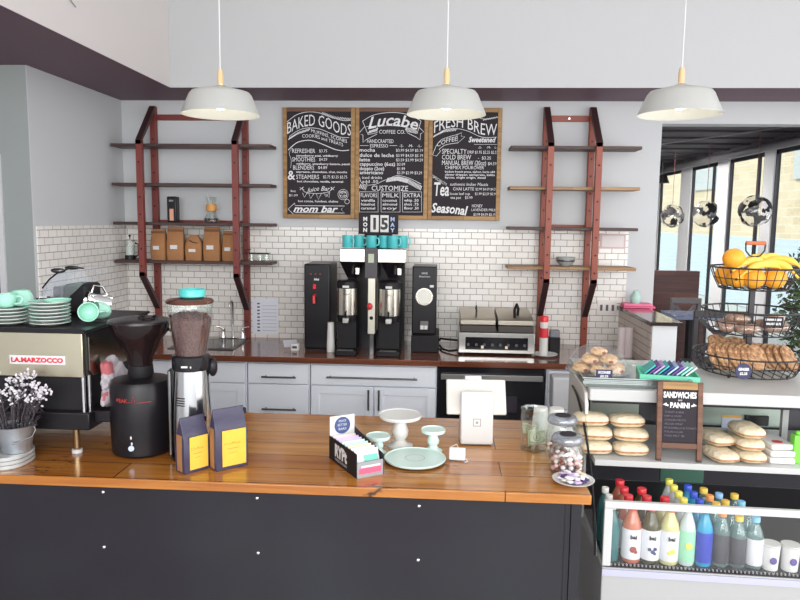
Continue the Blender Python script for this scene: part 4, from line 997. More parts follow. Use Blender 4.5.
# paper cups beside dispenser
X = X_(331, 345, 4.4); zt_ = Z(331, 322, 4.4)
f = None
for i in range(4):
    lab = '%s white paper cup of the stack beside the hot water dispenser' % ('lowest', 'second', 'third', 'topmost')[i]
    st = .014; h = zt_-BT-3*st
    if not f: f = solo('paper_cup', B().lathe([(.025, 0), (.0265, .002), (.025, .004), (.0205, h), (0, h), (0, h-.003), (.0185, h-.003), (.0235, .0005)], n=24), CUPM, lab, 'paper cup', (X, 4.39, BT), group='paper cups on the back counter', smooth=50)
    else: dup(f, (X, 4.39, BT+i*st), 0, lab)
# brewer
YB = 4.34
bl0 = X_(339.5, 250, YB); br0 = X_(406, 250, YB); xm = (bl0+br0)/2; bw = (br0-bl0)/2
ztop_ = Z(373, 249, YB)-BT
t = thing('coffee_brewer', 'twin steel and black coffee brewer with a dark centre column', 'coffee brewer', (xm, YB, BT))
SB = mat('warm_steel', (214, 208, 196), .22, 1)
xc0 = X_(365, 300, YB)-xm; xc1 = X_(377, 300, YB)-xm
zh0 = Z(370, 262.5, YB)-BT
B().bx(-bw, xc0-.001, 0, .30, zh0, ztop_).build('left_head', SB, t, bevel=.004)
B().bx(xc1+.001, bw, 0, .30, zh0, ztop_).build('right_head', SB, t, bevel=.004)
zc_ = Z(371, 278, YB)-BT
o = B().bx(xc0, xc1, -.01, .30, zc_, ztop_+.004).build('control_column', mat('plum_black', (58, 50, 56), .4), t)
B().bx(xc0+.02, xc1-.02, -.0125, -.0105, ztop_-.085, ztop_-.03).build('display', mat('lcd_green', (176, 184, 160), .4), o)
B().bx(xc0-.0+.018, xc1-.012, .0, .2, Z(371, 334, YB)-BT, zc_-.001).build('hot_water_column', mat('cream_steel', (216, 212, 196), .35, .3), t, bevel=.003)
B().bx(xc0+.03, xc1-.022, .02, .2, 0, Z(371, 334, YB)-BT-.001).build('column_stem', STEELD, t)
B().ell((xc0+xc1)/2-.006, -.02, Z(371, 306, YB)-BT, .018, .02, .022, 14, 8).build('red_tap', RED, t)
B().rod(((xc0+xc1)/2+.003, -.003, Z(371, 318, YB)-BT), ((xc0+xc1)/2+.003, -.001, Z(371, 318, YB)-BT), .012).build('column_knob', BLK, t)
B().bx(-bw+.02, bw-.02, .24, .30, 0, zh0-.001).build('rear_column', BLK, t)
zs = Z(371, 280, YB)-BT
for cx, side in ((X_(350, 270, YB)-xm, 'left'), (X_(392, 270, YB)-xm, 'right')):
    o = B().lathe([(.03, zs+.006), (.075, zs+.10), (.085, zh0-.001), (0, zh0-.001), (0, zs+.006)], cx, .09, 0, 28).build('brew_funnel', BLK, t)
    B().tube([(cx+.02, .01, zh0-.02), (cx+.02, -.03, zh0-.04), (cx+.02, -.035, zh0-.07)], .009, 8).build('funnel_handle', BLK, o)
    B().bx(cx+.035, cx+.058, -.0, .008, zh0-.075, zh0-.035).build('steel_tag', SB, o)
for px0, px1, side in ((334.5, 358, 'left'), (376, 402, 'right')):
    Ys = 4.30
    a0 = X_(px0, 300, Ys); a1 = X_(px1, 300, Ys); cx = (a0+a1)/2; r_ = (a1-a0)/2*.88
    s_ = thing('coffee_server', 'black and steel insulated coffee server, %s one under the twin brewer' % side, 'coffee server', (cx, Ys+.0, BT), 0, 'insulated coffee servers')
    zA = zs; zg1 = Z(350, 290, Ys-.07)-BT; zg0 = Z(350, 317, Ys-.07)-BT
    yo = .10
    B().bx(-r_*1.02, r_*1.02, -.045, .02+yo, 0, .035).build('base_foot', BLK, s_, bevel=.008, seg=3)
    B().bx(-r_*.75, r_*.75, -.04, .0, .0355, .038).build('drip_tray', STEEL, s_)
    B().bx(-r_*.9, r_*.9, .035, .035+yo, .0385, zg0-.04).build('stand', BLKM, s_)
    B().lathe([(0, zg0-.0395), (r_*.95, zg0-.0395), (r_, zg0-.02), (r_, zg0-.0005), (0, zg0-.0005)], 0, .06, 0, 36).build('lower_collar', BLK, s_, smooth=40)
    B().lathe([(0, zg0), (r_*.97, zg0), (r_*.97, zg1), (0, zg1)], 0, .06, 0, 40).build('steel_body', SB, s_, smooth=40)
    B().lathe([(0, zg1+.0005), (r_*1.02, zg1+.0005), (r_*1.02, zg1+.04), (r_*.8, zA-.002), (0, zA-.002)], 0, .06, 0, 36).build('lid', BLK, s_, smooth=40)
    B().bx(-.018, .02, -.045, -.0, zg0-.045, zg0-.012).build('tap', STEEL, s_, bevel=.004); B().rod((.0, -.03, zg0-.011), (.0, -.035, zg0+.03), .006).build('tap_lever', BLK, s_)
    B().bx(-.02, .02, -.0235, -.0215+.001, zg1+.008, zg1+.022).build('lid_plate', CERW, s_)
    b = B(); text_into(b, 'BUNN', 0, zg1-.04, .010, .06-r_*.975, width=.03, align='CENTER'); b.build('lettering', BLK, s_)
# mugs on top
MUG = mat('turquoise_mug', (70, 178, 182), .3)
cxs = [347.5, 358.5, 371.5, 383.5, 393, 402]
f = None; names = ['leftmost mug', 'second mug from the left', 'third mug from the left', 'third mug from the right', 'second mug from the right', 'rightmost mug']
zm = BT+ztop_+.0045; Ym = 4.42
hm = Z(371, 235.5, Ym)-zm
for i, cx in enumerate(cxs):
    lab = 'turquoise mug on top of the coffee brewer, %s' % names[i]; xx = X_(cx, 243, Ym)
    yy = Ym + (0, .03, 0, .03, 0, .05)[i]
    rz = R(-20 if i not in (0,) else -35)
    if not f:
        f = thing('mug', lab, 'mug', (xx, yy, zm), rz, 'turquoise mugs on the coffee brewer'); r = .033
        B().lathe([(0, 0), (r*.95, 0), (r, .004), (r, hm), (r*.93, hm), (r*.92, .006), (0, .005)], n=28).build('mug_body', MUG, f, smooth=50)
        B().tube([(r*.97, 0, hm*.8), (r*1.5, 0, hm*.78), (r*1.65, 0, hm*.5), (r*1.45, 0, hm*.24), (r*.97, 0, hm*.2)], .005, 8).build('mug_handle', mat('pale_turquoise', (120, 206, 206), .3), f)
    else: dup(f, (xx, yy, zm), rz, lab)
# flip calendar standing on the brewer behind the mugs
Yc = 4.58
ca = at(358.5, 234, Y=Yc); cb_ = at(398, 213.5, Y=Yc)
t = thing('flip_calendar', 'dark flip calendar reading MON 15 MAY above the turquoise mugs', 'calendar', ((ca.x+cb_.x)/2, Yc, BT+ztop_+.001))
w2 = (cb_.x-ca.x)/2; z0 = .0; z1 = cb_.z-(BT+ztop_+.001); zq = ca.z-(BT+ztop_+.001)
B().bx(-w2, w2, 0, .05, zq-.0, z1).build('case', CHALK, t, bevel=.003)
B().bx(-w2*.7, w2*.7, .0, .05, 0, zq-.0005).build('case_foot', BLKM, t)
for s_, xx in (('1', -.37), ('5', .13)):
    o = B().bx(w2*(xx-.02), w2*(xx+.40), -.004, -.0005, zq+.014, z1-.012).build('number_card', PAPER, t, bevel=.001)
    b = B(); text_into(b, s_, w2*(xx+.19), zq+.034, z1-zq-.065, -.0048, align='CENTER', bold=.004); b.build('digit', BLK, o)
b = B()
for w_, xx, m_ in (('MON', -.66, 0), ('MAY', .73, 1)):
    b.mi = m_
    for i, c in enumerate(w_): text_into(b, c, w2*xx, z1-.05-i*.036, .025, -.001, align='CENTER', bold=.0015)
b.build('lettering', [CHALKW, mat('pale_blue_print', (170, 190, 230), .6)], t)
# black bulk grinder
Yg = 4.50; ga = X_(412, 300, Yg); gb = X_(436.5, 300, Yg); xm = (ga+gb)/2; gw = (gb-ga)/2
gz = Z(424, 266.5, Yg)-BT
t = thing('bulk_coffee_grinder', 'tall narrow black grinder with a round steel dial right of the brewer', 'coffee grinder', (xm, Yg, BT))
B().bx(-gw, gw, 0, .28, .11, gz).build('body', BLK, t, bevel=.008, seg=3)
B().bx(-gw, gw+.02, -.06, .28, 0, .1095).build('base', BLKM, t, bevel=.006)
zd = Z(423, 296.5, Yg)-BT
o = B().rod((0, -.0005, zd), (0, -.012, zd), .056, n=36).build('dial_ring', SB, t); B().rod((0, -.0125, zd), (0, -.02, zd), .047, n=36).build('dial_face', mat('dial_white', (226, 224, 214), .4), o)
B().bx(-.025, .03, -.02, -.0005, .14, .20).build('chute', STEELD, t, bevel=.003)
b = B().bx(-.022, .0, -.022, -.0205, .145, .17).bx(.004, .024, -.022, -.0205, .145, .17); b.build('chute_label', PAPER, t)
b = B(); text_into(b, 'GRIND', 0, gz-.05, .012, -.001, width=.04, align='CENTER'); text_into(b, 'Precision', 0, gz-.07, .010, -.001, width=.07, align='CENTER', shear=.2); b.bx(.035, .06, -.0015, -.0004, gz-.135, gz-.12); b.build('lettering', CHALKW, t)
# panini press
Yp = 4.40; pa = X_(458.5, 340, Yp); pb = X_(535, 340, Yp); xm = (pa+pb)/2; pw = (pb-pa)/2
t = thing('panini_press', 'wide steel double panini press with black control panel on the back counter', 'panini press', (xm, Yp, BT))
zz = lambda y: Z(495, y, Yp)-BT
for sx in (-1, 1):
    for yy in (.03, .30): B().cyl(sx*(pw-.03), yy, 0, .012, .014).build('foot', BLK, t)
B().bx(-pw, pw, 0, .34, .012, zz(333)).build('base', STEEL, t, bevel=.004)
o = B().bx(-pw*.82, pw*.82, -.004, -.0005, .035, zz(337.5)).build('control_panel', BLKG, t, bevel=.002)
for i in range(8): B().rod((-pw*.74+i*pw*.21, -.0045, .068), (-pw*.74+i*pw*.21, -.012, .068), .009).build('knob', STEELD, o)
for xx in (-pw*.37, pw*.26): B().bx(xx-.008, xx+.008, -.008, -.0045, .044, .062).build('indicator_light', mat('amber_white', (250, 226, 200), .4), o)
for sx in (-1, 1):
    o = B().bx(min(sx*.008, sx*(pw-.01)), max(sx*.008, sx*(pw-.01)), .0, .32, zz(332.5), zz(326)).build('lower_plate', mat('blackened_iron', (62, 54, 50), .5), t, bevel=.003)
    B().prism([(.015, zz(325.5)), (.33, zz(325.5)), (.33, zz(314)), (.05, zz(318.5)), (.015, zz(321))], 'x', min(sx*.008, sx*(pw-.01)), max(sx*.008, sx*(pw-.01))).build('lid', mat('lid_steel', (186, 178, 164), .35, .8), t, bevel=.003)
B().tube([(-.13, .06, zz(320)), (-.13, .03, zz(312)), (-.13, .08, zz(308)), (-.13, .16, zz(312))], .006, 8).build('handle', STEELD, t)
B().tube([(.115, .06, zz(320)), (.11, .03, zz(310)), (.125, .05, zz(305)), (.14, .09, zz(310)), (.14, .12, zz(319))], .009, 8).build('handle', BLK, t)
# cable left of the press
solo('power_cable', B().tube(smoothb([(-.06, 0), (.0, .03)]) and [(xm-pw-.12, 4.62, BT+.05), (xm-pw-.115, 4.55, BT+.075), (xm-pw-.07, 4.5, BT+.08), (xm-pw-.002, 4.50, BT+.075)], .007, 8).tube([(xm-pw-.12, 4.64, BT+.012), (xm-pw-.10, 4.52, BT+.010), (xm-pw-.06, 4.46, BT+.010), (xm-pw-.002, 4.45, BT+.02)], .007, 8), BLK, 'two loops of black cable between the narrow grinder and the panini press', 'cable', (0, 0, 0))
# spray can on saucer, black box
q = at(544, 350, z=BT)
sx_, sy_ = X_(545, 348, 4.42), 4.42
solo('small_plate', B().lathe([(0, 0), (.045, 0), (.05, .003), (.08, .013), (.08, .016), (.05, .006), (0, .004)], n=36), CERW, 'small white plate under the red and white spray can', 'plate', (sx_, sy_, BT), smooth=50)
t = thing('spray_can', 'white spray can with a red cap and red print standing on a small plate', 'spray can', (sx_-.01, sy_, BT+.0065)); hc = Z(544, 323, 4.42)-BT-.0065
B().lathe([(0, 0), (.026, 0), (.027, .004), (.027, hc), (.02, hc+.008), (0, hc+.008)], n=28).build('can', CERW, t, smooth=40)
B().lathe([(0, hc+.0085), (.025, hc+.0085), (.0255, hc+.04), (.022, hc+.045), (0, hc+.045)], n=28).build('cap', mat('bright_red', (226, 30, 44), .3), t, smooth=40)
b = B().lathe([(.0274, hc*.55), (.0278, hc*.6), (.0278, hc*.8), (.0274, hc*.85)], n=28); b.build('red_band', RED, t)
t = thing('black_canister', 'small black box with a grey grille top beside the spray can', 'box', (X_(555, 338, 4.5), 4.5, BT))
B().bx(-.035, .035, 0, .08, 0, .105).build('box_body', BLK, t, bevel=.004); B().bx(-.028, .032, .01, .07, .1055, .15).build('grille_top', mat('grille_grey', (120, 120, 126), .5), t, bevel=.003)
# paper rolls against half wall
for i, (px, lab) in enumerate(((621.5, 'left'), (631.5, 'right'))):
    Y_ = 4.05+.15; xx = X_(px, 340, 4.45)
    h = Z(px, 327.5, 4.45)-BT
    solo('paper_roll', B().lathe([(0, 0), (.026, 0), (.026, h), (.012, h), (.012, h-.01), (0, h-.01)], n=24), mat('pinkish_paper', (222, 208, 208), .7), 'tall upright pale paper roll beside the half wall, %s one of the two' % lab, 'paper roll', (min(xx, 1.19), 4.45+.0*i, BT), group='paper rolls by the half wall', smooth=40)
# faucet
Yf = 4.78; fxx = X_(233, 335, Yf)
t = thing('faucet', 'chrome gooseneck faucet with two lever handles behind the sink', 'faucet', (fxx, Yf, BT))
zf_ = Z(233, 300, Yf)-BT
B().tube([(0, 0, 0), (0, 0, zf_-.03), (0, -.01, zf_-.008), (0, -.035, zf_), (0, -.06, zf_-.01), (0, -.07, zf_-.04)], .008, 10).build('spout', CHROME, t)
B().bx(-.09, .09, -.025, .025, 0, .012).build('deck_plate', CHROME, t, bevel=.003)
for sx in (-1, 1): B().lathe([(0, .0125), (.02, .0125), (.012, .05), (.012, .075), (0, .08)], sx*.07, 0, 0, 16).tube([(sx*.07, 0, .075), (sx*.115, -.01, .09)], .005, 8).build('lever_handle', CHROME, t)
# wall calendar sheets
ca = at(252.5, 334, Y=W-.012); cb_ = at(278, 299, Y=W-.012)
t = thing('wall_chart', 'white printed schedule sheet hanging on the tiles behind the faucet', 'paper sheet', ((ca.x+cb_.x)/2, W-.007, ca.z))
w2 = (cb_.x-ca.x)/2; h = cb_.z-ca.z; B().bx(-w2, w2, -.0025, 0, 0, h).build('sheet', mat('bluish_paper', (226, 228, 238), .7), t)
b = B()
for i in range(9): b.bx(-w2*.62, -w2*.42, -.0035, -.0026, h*.08+i*h*.095, h*.08+i*h*.095+.010)
for j in range(7):
    for i in range(8): b.bx(-w2*.2+j*w2*.16, -w2*.2+j*w2*.16+.008, -.0035, -.0026, h*.1+i*h*.1, h*.1+i*h*.1+.003)
b.build('printed_marks', mat('dark_print', (64, 62, 76), .7), t)
# papers and card holder left of dispenser
t = thing('card_holder', 'small white card holder with papers left of the hot water dispenser', 'card holder', (X_(296, 345, 4.42), 4.42, BT))
B().bx(-.03, .02, -.02, .02, 0, .045).build('holder_box', PAPER, t, bevel=.002); B().bx(-.02, .01, -.0215, -.0205, .014, .03).build('holder_label', mat('dark_print', (64, 62, 76), .7), t)
B().box(-.045, .04, .035, .09, .005, .06, rot=(R(-50), 0, R(25))).build('paper_stack', mat('grey_paper', (190, 190, 196), .6), t)
# switch plate, framed note
ca = at(597, 315, Y=W-.012); cb_ = at(617, 300.5, Y=W-.012)
t = thing('outlet_plate', 'white three gang switch plate on the tiles at the right end of the back wall', 'switch plate', ((ca.x+cb_.x)/2, W-.0065, ca.z)); w2 = (cb_.x-ca.x)/2; h = cb_.z-ca.z
B().bx(-w2, w2, -.005, 0, 0, h).build('plate', mat('plate_ivory', (222, 216, 212), .4), t, bevel=.001)
for i in (-1, 0, 1): B().bx(i*w2*.6-.008, i*w2*.6+.008, -.010, -.0055, h*.3, h*.7).build('switch', mat('switch_grey', (90, 84, 84), .5), t)
ca = at(600, 248.5, Y=W-.012); cb_ = at(626, 234, Y=W-.012)
t = thing('framed_note', 'small pale pink framed notice on the tiles behind the rust red rack', 'framed notice', ((ca.x+cb_.x)/2, W-.0065, ca.z)); w2 = (cb_.x-ca.x)/2; h = cb_.z-ca.z
B().bx(-w2, w2, -.006, 0, 0, h).build('frame', mat('pink_frame', (206, 176, 178), .5), t); B().bx(-w2+.012, w2-.012, -.0068, -.0061, .012, h-.012).build('sheet', mat('cream_paper', (222, 214, 212), .7), t)
# thermometer/pink tray with vase on half wall cap
t = thing('pink_tray', 'pink tray lying across the far end of the half wall cap', 'tray', (1.27, 4.78-.02, 1.2005))
B().bx(-.055, .155, -.05, .055, 0, .014).build('tray_body', mat('pink_tray', (222, 88, 128), .4), t, bevel=.004); B().bx(-.05, .14, -.045, .05, .0145, .03).build('folded_cloth', mat('rose_cloth', (232, 130, 160), .8), t, bevel=.005)
vx = X_(635.5, 300, 4.76)
solo('mint_vase', B().lathe([(0, 0), (.026, 0), (.034, .015), (.036, .04), (.028, .062), (.016, .075), (.017, .085), (0, .085)], n=28), mat('pale_mint_vase', (176, 206, 196), .4), 'small pale mint vase standing on the pink tray', 'vase', (vx, 4.76, 1.231), smooth=60)

# ------------------------------------------------------------------ things on the left rack
SY = 4.72
def onshelf(i): return PZ[i]+.0
sh2 = PZ[2]-.001; sh3 = PZ[3]-.001
def kbag(px0, px1, ytop, folded, label, h=None):
    a0 = X_(px0, 250, SY-.03); a1 = X_(px1, 250, SY-.03); w2 = (a1-a0)/2; h = Z((px0+px1)/2, ytop, SY)-sh3
    t = thing('kraft_coffee_bag', label, 'coffee bag', ((a0+a1)/2, SY, sh3), R(random.uniform(-5, 5)), 'kraft coffee bags on the oxblood rack')
    b = B(); dp = .035
    rows = [(0, w2, dp), (h*.25, w2*1.05, dp*1.15), (h*.55, w2*1.03, dp*1.05), (h*.75, w2*.98, dp*.75), (h*.9, w2*.94, dp*.35), (h, w2*.93, dp*.15)] if not folded else [(0, w2, dp), (h*.3, w2*1.06, dp*1.2), (h*.65, w2*1.03, dp*1.1), (h*.85, w2*.75, dp*.7), (h, w2*.45, dp*.5)]
    vs = []
    for z_, hw, d in rows:
        for k in range(12):
            a = 2*pi*k/12; c_, s_ = cos(a), sin(a); e = .35
            vs.append((hw*abs(c_)**e*(1 if c_ > 0 else -1), d*abs(s_)**e*(1 if s_ > 0 else -1), z_))
    n = len(rows); fs = [tuple(range(12))[::-1], tuple(range(12*(n-1), 12*n))]+[(12*i+k, 12*i+(k+1) % 12, 12*i+12+(k+1) % 12, 12*i+12+k) for i in range(n-1) for k in range(12)]
    b._f(vs, fs); b.build('pouch', KRAFT, t, smooth=50, bevel=0)
    B().bx(-w2*.5, w2*.35, -dp*1.22-.0035, -dp*1.22-.001, h*.34, h*.46).build('paper_label', PAPER, t)
    if folded: B().tube([(-w2*.45, -dp*.95, h*.80), (0, -dp*1.05, h*.72), (w2*.7, -dp*.9, h*.68)], .003, 6).build('tie', BLK, t)
    else: B().bx(-w2*.9, w2*.9, -dp*.5, -dp*.36, h*.86, h*.93).build('fold', mat('kraft_fold', (120, 80, 58), .8), t)
    return t
kbag(150.5, 165, 229, 0, 'kraft coffee bag with creased top, leftmost on the rack shelf')
kbag(166.5, 183, 227, 0, 'tall kraft coffee bag, second from the left on the rack shelf')
kbag(185, 201, 235, 1, 'short kraft coffee bag with a rolled top and dark tie, middle of five')
kbag(203, 219.5, 227, 0, 'tall kraft coffee bag, second from the right on the rack shelf')
kbag(222, 236, 231, 0, 'kraft coffee bag partly behind the oxblood upright, rightmost of five')
# french press, left
def fpress(px, label, h):
    xx = X_(px, 245, SY); t = thing('french_press', label, 'french press', (xx, SY, sh3)); r = .033
    B().lathe([(0, .028), (r, .028), (r, h), (r*.94, h), (r*.94, .031), (0, .031)], n=28).build('glass_beaker', GLASST, t)
    B().cyl(0, 0, 0, .0275, r*1.08).build('base', BLK, t); B().lathe([(0, h+.0005), (r*1.08, h+.0005), (r, h+.01), (0, h+.014)], n=28).build('lid', STEEL, t)
    B().rod((0, 0, h+.0145), (0, 0, h+.035), .003).ell(0, 0, h+.038, .009, .009, .008, 12, 6).build('plunger', BLK, t)
    B().tube([(r*1.08, 0, h*.9), (r*1.8, 0, h*.85), (r*1.8, 0, h*.25), (r*1.1, 0, h*.15)], .006, 8).build('handle', BLK, t)
    B().lathe([(0, .0315), (r*.9, .0315), (r*.9, h*.72), (0, h*.72)], n=24).build('frosted_sleeve', mat('pale_sleeve', (206, 208, 206), .5), t)
fpress(130, 'glass french press at the left end of the oxblood rack shelf', .125)
t = thing('glass_cup_set', 'small glass cups in a wire carrier at the right end of the oxblood rack', 'glass cups', (X_(258, 258, SY), SY, sh3))
for k, dx in enumerate((-.045, .015, .06)):
    B().lathe([(0, 0), (.022, 0), (.026, .05), (.024, .05), (.02, .004), (0, .004)], dx, .0, 0, 20).build('glass_cup', GLASST, t)
B().tube([(-.08, -.03, .055), (.08, -.03, .055), (.08, .03, .055), (-.08, .03, .055)], .003, 6, True).tube([(-.08, 0, .055), (-.09, 0, .075), (-.05, 0, .08)], .004, 6).build('wire_carrier', BLK, t)
# thermos and chemex on the shelf above
xx = X_(173.5, 215, SY)
t = thing('thermos', 'black and copper cylinder flask standing on the oxblood rack', 'flask', (xx, SY, sh2)); h = Z(173.5, 196.5, SY)-sh2
B().bx(-.033, .033, -.033, .033, .0, h).build('flask_body', BLK, t, bevel=.008, seg=3); B().bx(-.014, .014, -.0345, -.0335, .012, h*.52).build('copper_window', mat('copper_window', (222, 160, 136), .3, .4), t)
b = B(); text_into(b, 'BREW', 0, h*.80, .011, -.0345, width=.03, align='CENTER'); b.build('lettering', PAPER, t)
xx = X_(211.5, 215, SY)
t = thing('pour_over_carafe', 'hourglass glass pour over carafe with a wooden collar on the oxblood rack', 'carafe', (xx, SY, sh2)); h = Z(211.5, 197, SY)-sh2
B().lathe([(0, .0), (.052, 0), (.057, .008), (.05, .03), (.02, h*.52), (.02, h*.62), (.042, h), (.040, h), (.018, h*.62), (.018, h*.52), (.048, .03), (.054, .009), (0, .003)], n=36).build('glass', GLASST, t, smooth=60)
B().lathe([(.024, h*.45), (.035, h*.46), (.037, h*.6), (.033, h*.72), (.026, h*.72)], n=28).build('wooden_collar', mat('amber_wood', (206, 146, 72), .45), t, smooth=50)
B().lathe([(0, .0035), (.052, .0035), (.046, .03), (0, .03)], n=28).build('coffee', mat('dark_coffee', (70, 40, 40), .2), t)
B().rod((-.0, 0, h*.62), (-.03, 0, h*1.12), .0025).build('stirrer', STEEL, t)
# bowl on right rack
xx = X_(565.5, 262, SY)
t = thing('stacked_bowl', 'grey ceramic bowl on the lowest plank of the rust red rack', 'bowl', (xx, SY, sh3))
B().lathe([(0, 0), (.03, 0), (.035, .008), (.058, .03), (.062, .062), (.059, .062), (.054, .032), (.03, .012), (0, .01)], n=36).build('bowl_body', mat('grey_glaze', (158, 162, 160), .35), t, smooth=60)
B().lathe([(.0585, .032), (.0605, .036), (.0605, .04), (.0605, .044)], n=36).build('dark_rim_line', STEELD, t)

#==PART4==

# ------------------------------------------------------------------ refrigerated display case
O_ = at(602, 567, z=.68); TH = R(-2.5)
def c2w(u, v, z=0): return Vector((O_.x+u*cos(TH)-v*sin(TH), O_.y+u*sin(TH)+v*cos(TH), z))
def cl_(x, y, v=None, z=None, u=None):
    """local (u, v, z) of the case seen at a photo pixel"""
    r = ray(x, y); e = EYE-Vector((O_.x, O_.y, 0))
    ru, rv = r.x*cos(TH)+r.y*sin(TH), -r.x*sin(TH)+r.y*cos(TH); eu, ev = e.x*cos(TH)+e.y*sin(TH), -e.x*sin(TH)+e.y*cos(TH)
    k = (v-ev)/rv if v is not None else ((z-CZ)/r.z if z is not None else (u-eu)/ru)
    return Vector((eu+ru*k, ev+rv*k, CZ+r.z*k))
CWID = 1.35; DP = .80; SF = .36
WENAM = mat('white_enamel_case', (166, 166, 166), .3); WLIT = mat('white_enamel_lit', (192, 192, 191), .3); DARKI = mat('dark_interior', (72, 70, 76), .25, .4)  # lit copy of the case enamel, lightened where the slab front falls grey
INT = mat('stainless_interior', (150, 164, 156), .3, .7, var=(2.5, .3, (176, 186, 176)))
t = thing('display_case', 'white refrigerated display case with glass sides and open upper shelf at the right', 'display case', (O_.x, O_.y, 0), TH)
B().bx(0, CWID, 0, DP, .0, .68).build('base_cabinet', WENAM, t, bevel=.004)
B().bx(0, CWID, -.006, -.0005, .655, .676).build('base_shadow_strip', mat('lavender_shadow_grey', (176, 176, 196), .4), t)  # strip coloured as a lavender shadow line along the base's top edge
gp = B().bx(.012, CWID-.012, .002, DP-.03, .6805, .684); gp.build('deck', mat('black_deck', (44, 42, 46), .5), t)
gp = B()
for i in range(110): gp.rod((.03+i*.012, .009, .6845), (.03+i*.012, .009, .690), .0035, n=6)
q = gp.build('deck_vents', mat('grey_dots', (140, 138, 140), .5), t); q['kind'] = 'stuff'
sl0 = cl_(612, 508.5, v=0).z; sl1 = cl_(612, 501.5, v=0).z
B().bx(.0, CWID, .0, .016, sl0, sl1).build('front_sill', WLIT, t, bevel=.002)
B().bx(.0, .026, .0, .016, .6845, sl0-.0005).build('front_post', WLIT, t, bevel=.002)
B().bx(.026, CWID, .006, .010, .6915, sl0-.0005).build('front_glass', GLASS, t)
shz = cl_(640, 461.5, v=.27).z
B().bx(.012, CWID-.012, .27, .74, shz-.022, shz).build('shelf', WLIT, t, bevel=.002)
s0 = 1.128; s1 = 1.172
B().bx(-.0, CWID, SF, DP, s0, s1).build('top_slab', WLIT, t, bevel=.004)
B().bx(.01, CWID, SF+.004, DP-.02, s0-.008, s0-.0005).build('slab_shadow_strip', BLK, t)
B().bx(.012, CWID-.012, DP-.03, DP-.02, .6845, s0-.009).build('back_panel', DARKI, t)
a0 = cl_(590, 405, v=DP-.03); a1 = cl_(637, 440, v=DP-.03)
B().bx(a0.x, a1.x, DP-.034, DP-.0305, shz+.001, s0-.03).build('steel_back_plate', mat('pale_sage_steel', (176, 184, 172), .35, .4), t)
a0 = cl_(702, 405, v=DP-.03); a1 = cl_(778, 440, v=DP-.03)
B().bx(a0.x, a1.x, DP-.034, DP-.0305, shz+.001, s0-.012).build('steel_back_plate', INT, t)
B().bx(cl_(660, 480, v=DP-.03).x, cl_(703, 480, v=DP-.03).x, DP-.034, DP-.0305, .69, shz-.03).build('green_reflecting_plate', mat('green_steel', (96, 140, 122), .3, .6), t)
a0 = cl_(722, 430, v=DP-.045); a1 = cl_(742, 416, v=DP-.045)
o = B().bx(a0.x, a1.x, DP-.037, DP-.0345, a0.z, a1.z).build('notice_sticker', mat('pale_notice', (196, 204, 222), .6), t); B().bx(a0.x, a1.x, DP-.038, DP-.0372, a1.z-.012, a1.z).build('orange_band', mat('amber_band', (226, 176, 90), .5), o)
a0 = cl_(745, 425, v=DP-.045); a1 = cl_(769, 416, v=DP-.045)
B().bx(a0.x, a1.x, DP-.05, DP-.0345, a0.z, a1.z).build('thermostat', BLKG, t, bevel=.003)
a0 = cl_(781, 440, v=.5); a1 = cl_(787, 440, v=.5)
B().bx(a0.x, a1.x, .5, .52, shz+.0005, s0-.009).build('shelf_post', WENAM, t)
# side panel and curved side glass with black edge
zs_ = [cl_(x, y, u=0) for x, y in ((577.5, 386), (582, 395), (587, 412), (591, 432), (595.5, 460), (598.5, 490), (600.5, 520), (601.5, 556))]
ed = smoothb([(p.y, p.z) for p in zs_], 4)
B().prism([(SF+.01, .681), (DP, .681), (DP, 1.155), (SF+.09, 1.165), (SF+.03, 1.15), (SF+.01, 1.11)], 'x', -.014, -.0005).build('end_panel', mat('white_end_panel', (220, 216, 208), .3), t, bevel=.004)
B().prism([(SF+.0095, .6815)]+[(SF+.0095, ed[0][1])]+ed, 'x', -.0155, -.0145).build('side_glass', GLASS, t)
B().tube([(-.020, a, c) for a, c in ed], .0042, 8).build('black_edge_trim', BLK, t)
# pans on the case top
PX0 = cl_(583.5, 387.5, z=s1+.001); PX1 = cl_(690, 388, z=s1+.001)
pu = (PX0.x+PX1.x)/2; pw = (PX1.x-PX0.x)/2; pv0 = cl_(600, 387.5, z=s1+.001).y; pd = .36
ALU = mat('dull_aluminium', (184, 192, 190), .28, .9, bump=(30, .2))
wn = ('lowest', 'second from the bottom', 'third from the bottom', 'topmost')
for i in range(4):
    k = 1.0
    b = B(); z0 = 0; hgt = .018
    inner = .93
    def rect(sx, sy, z): return [(-pw*sx, -pd/2*sy, z), (pw*sx, -pd/2*sy, z), (pw*sx, pd/2*sy, z), (-pw*sx, pd/2*sy, z)]
    V_ = rect(.93, .93, 0)+rect(.985, .985, hgt)+rect(1.0, 1.0, hgt)+rect(1.0, 1.0, hgt-.004)+rect(.975, .975, hgt-.0012)+rect(.925, .925, .0015)
    f_ = [(0, 3, 2, 1)]
    for L0, L1 in ((0, 3), (3, 2), (2, 1), (1, 4), (4, 5)):
        if (L0, L1) == (1, 4): pass
        f_ += [(4*L0+k2, 4*L0+(k2+1) % 4, 4*L1+(k2+1) % 4, 4*L1+k2) for k2 in range(4)]
    f_ += [(20, 21, 22, 23)]
    b._f(V_, f_)
    p_ = c2w(pu+random.uniform(-.003, .003), pv0+pd/2+random.uniform(-.003, .003), s1+.0005+i*.006)
    tag(b.build('sheet_pan', ALU, loc=p_, rotz=TH), 'rectangular metal sheet pan on the display case, %s of four' % wn[i], 'sheet pan', 'sheet pans on the display case')
pz = s1+.0005+3*.006+.0025
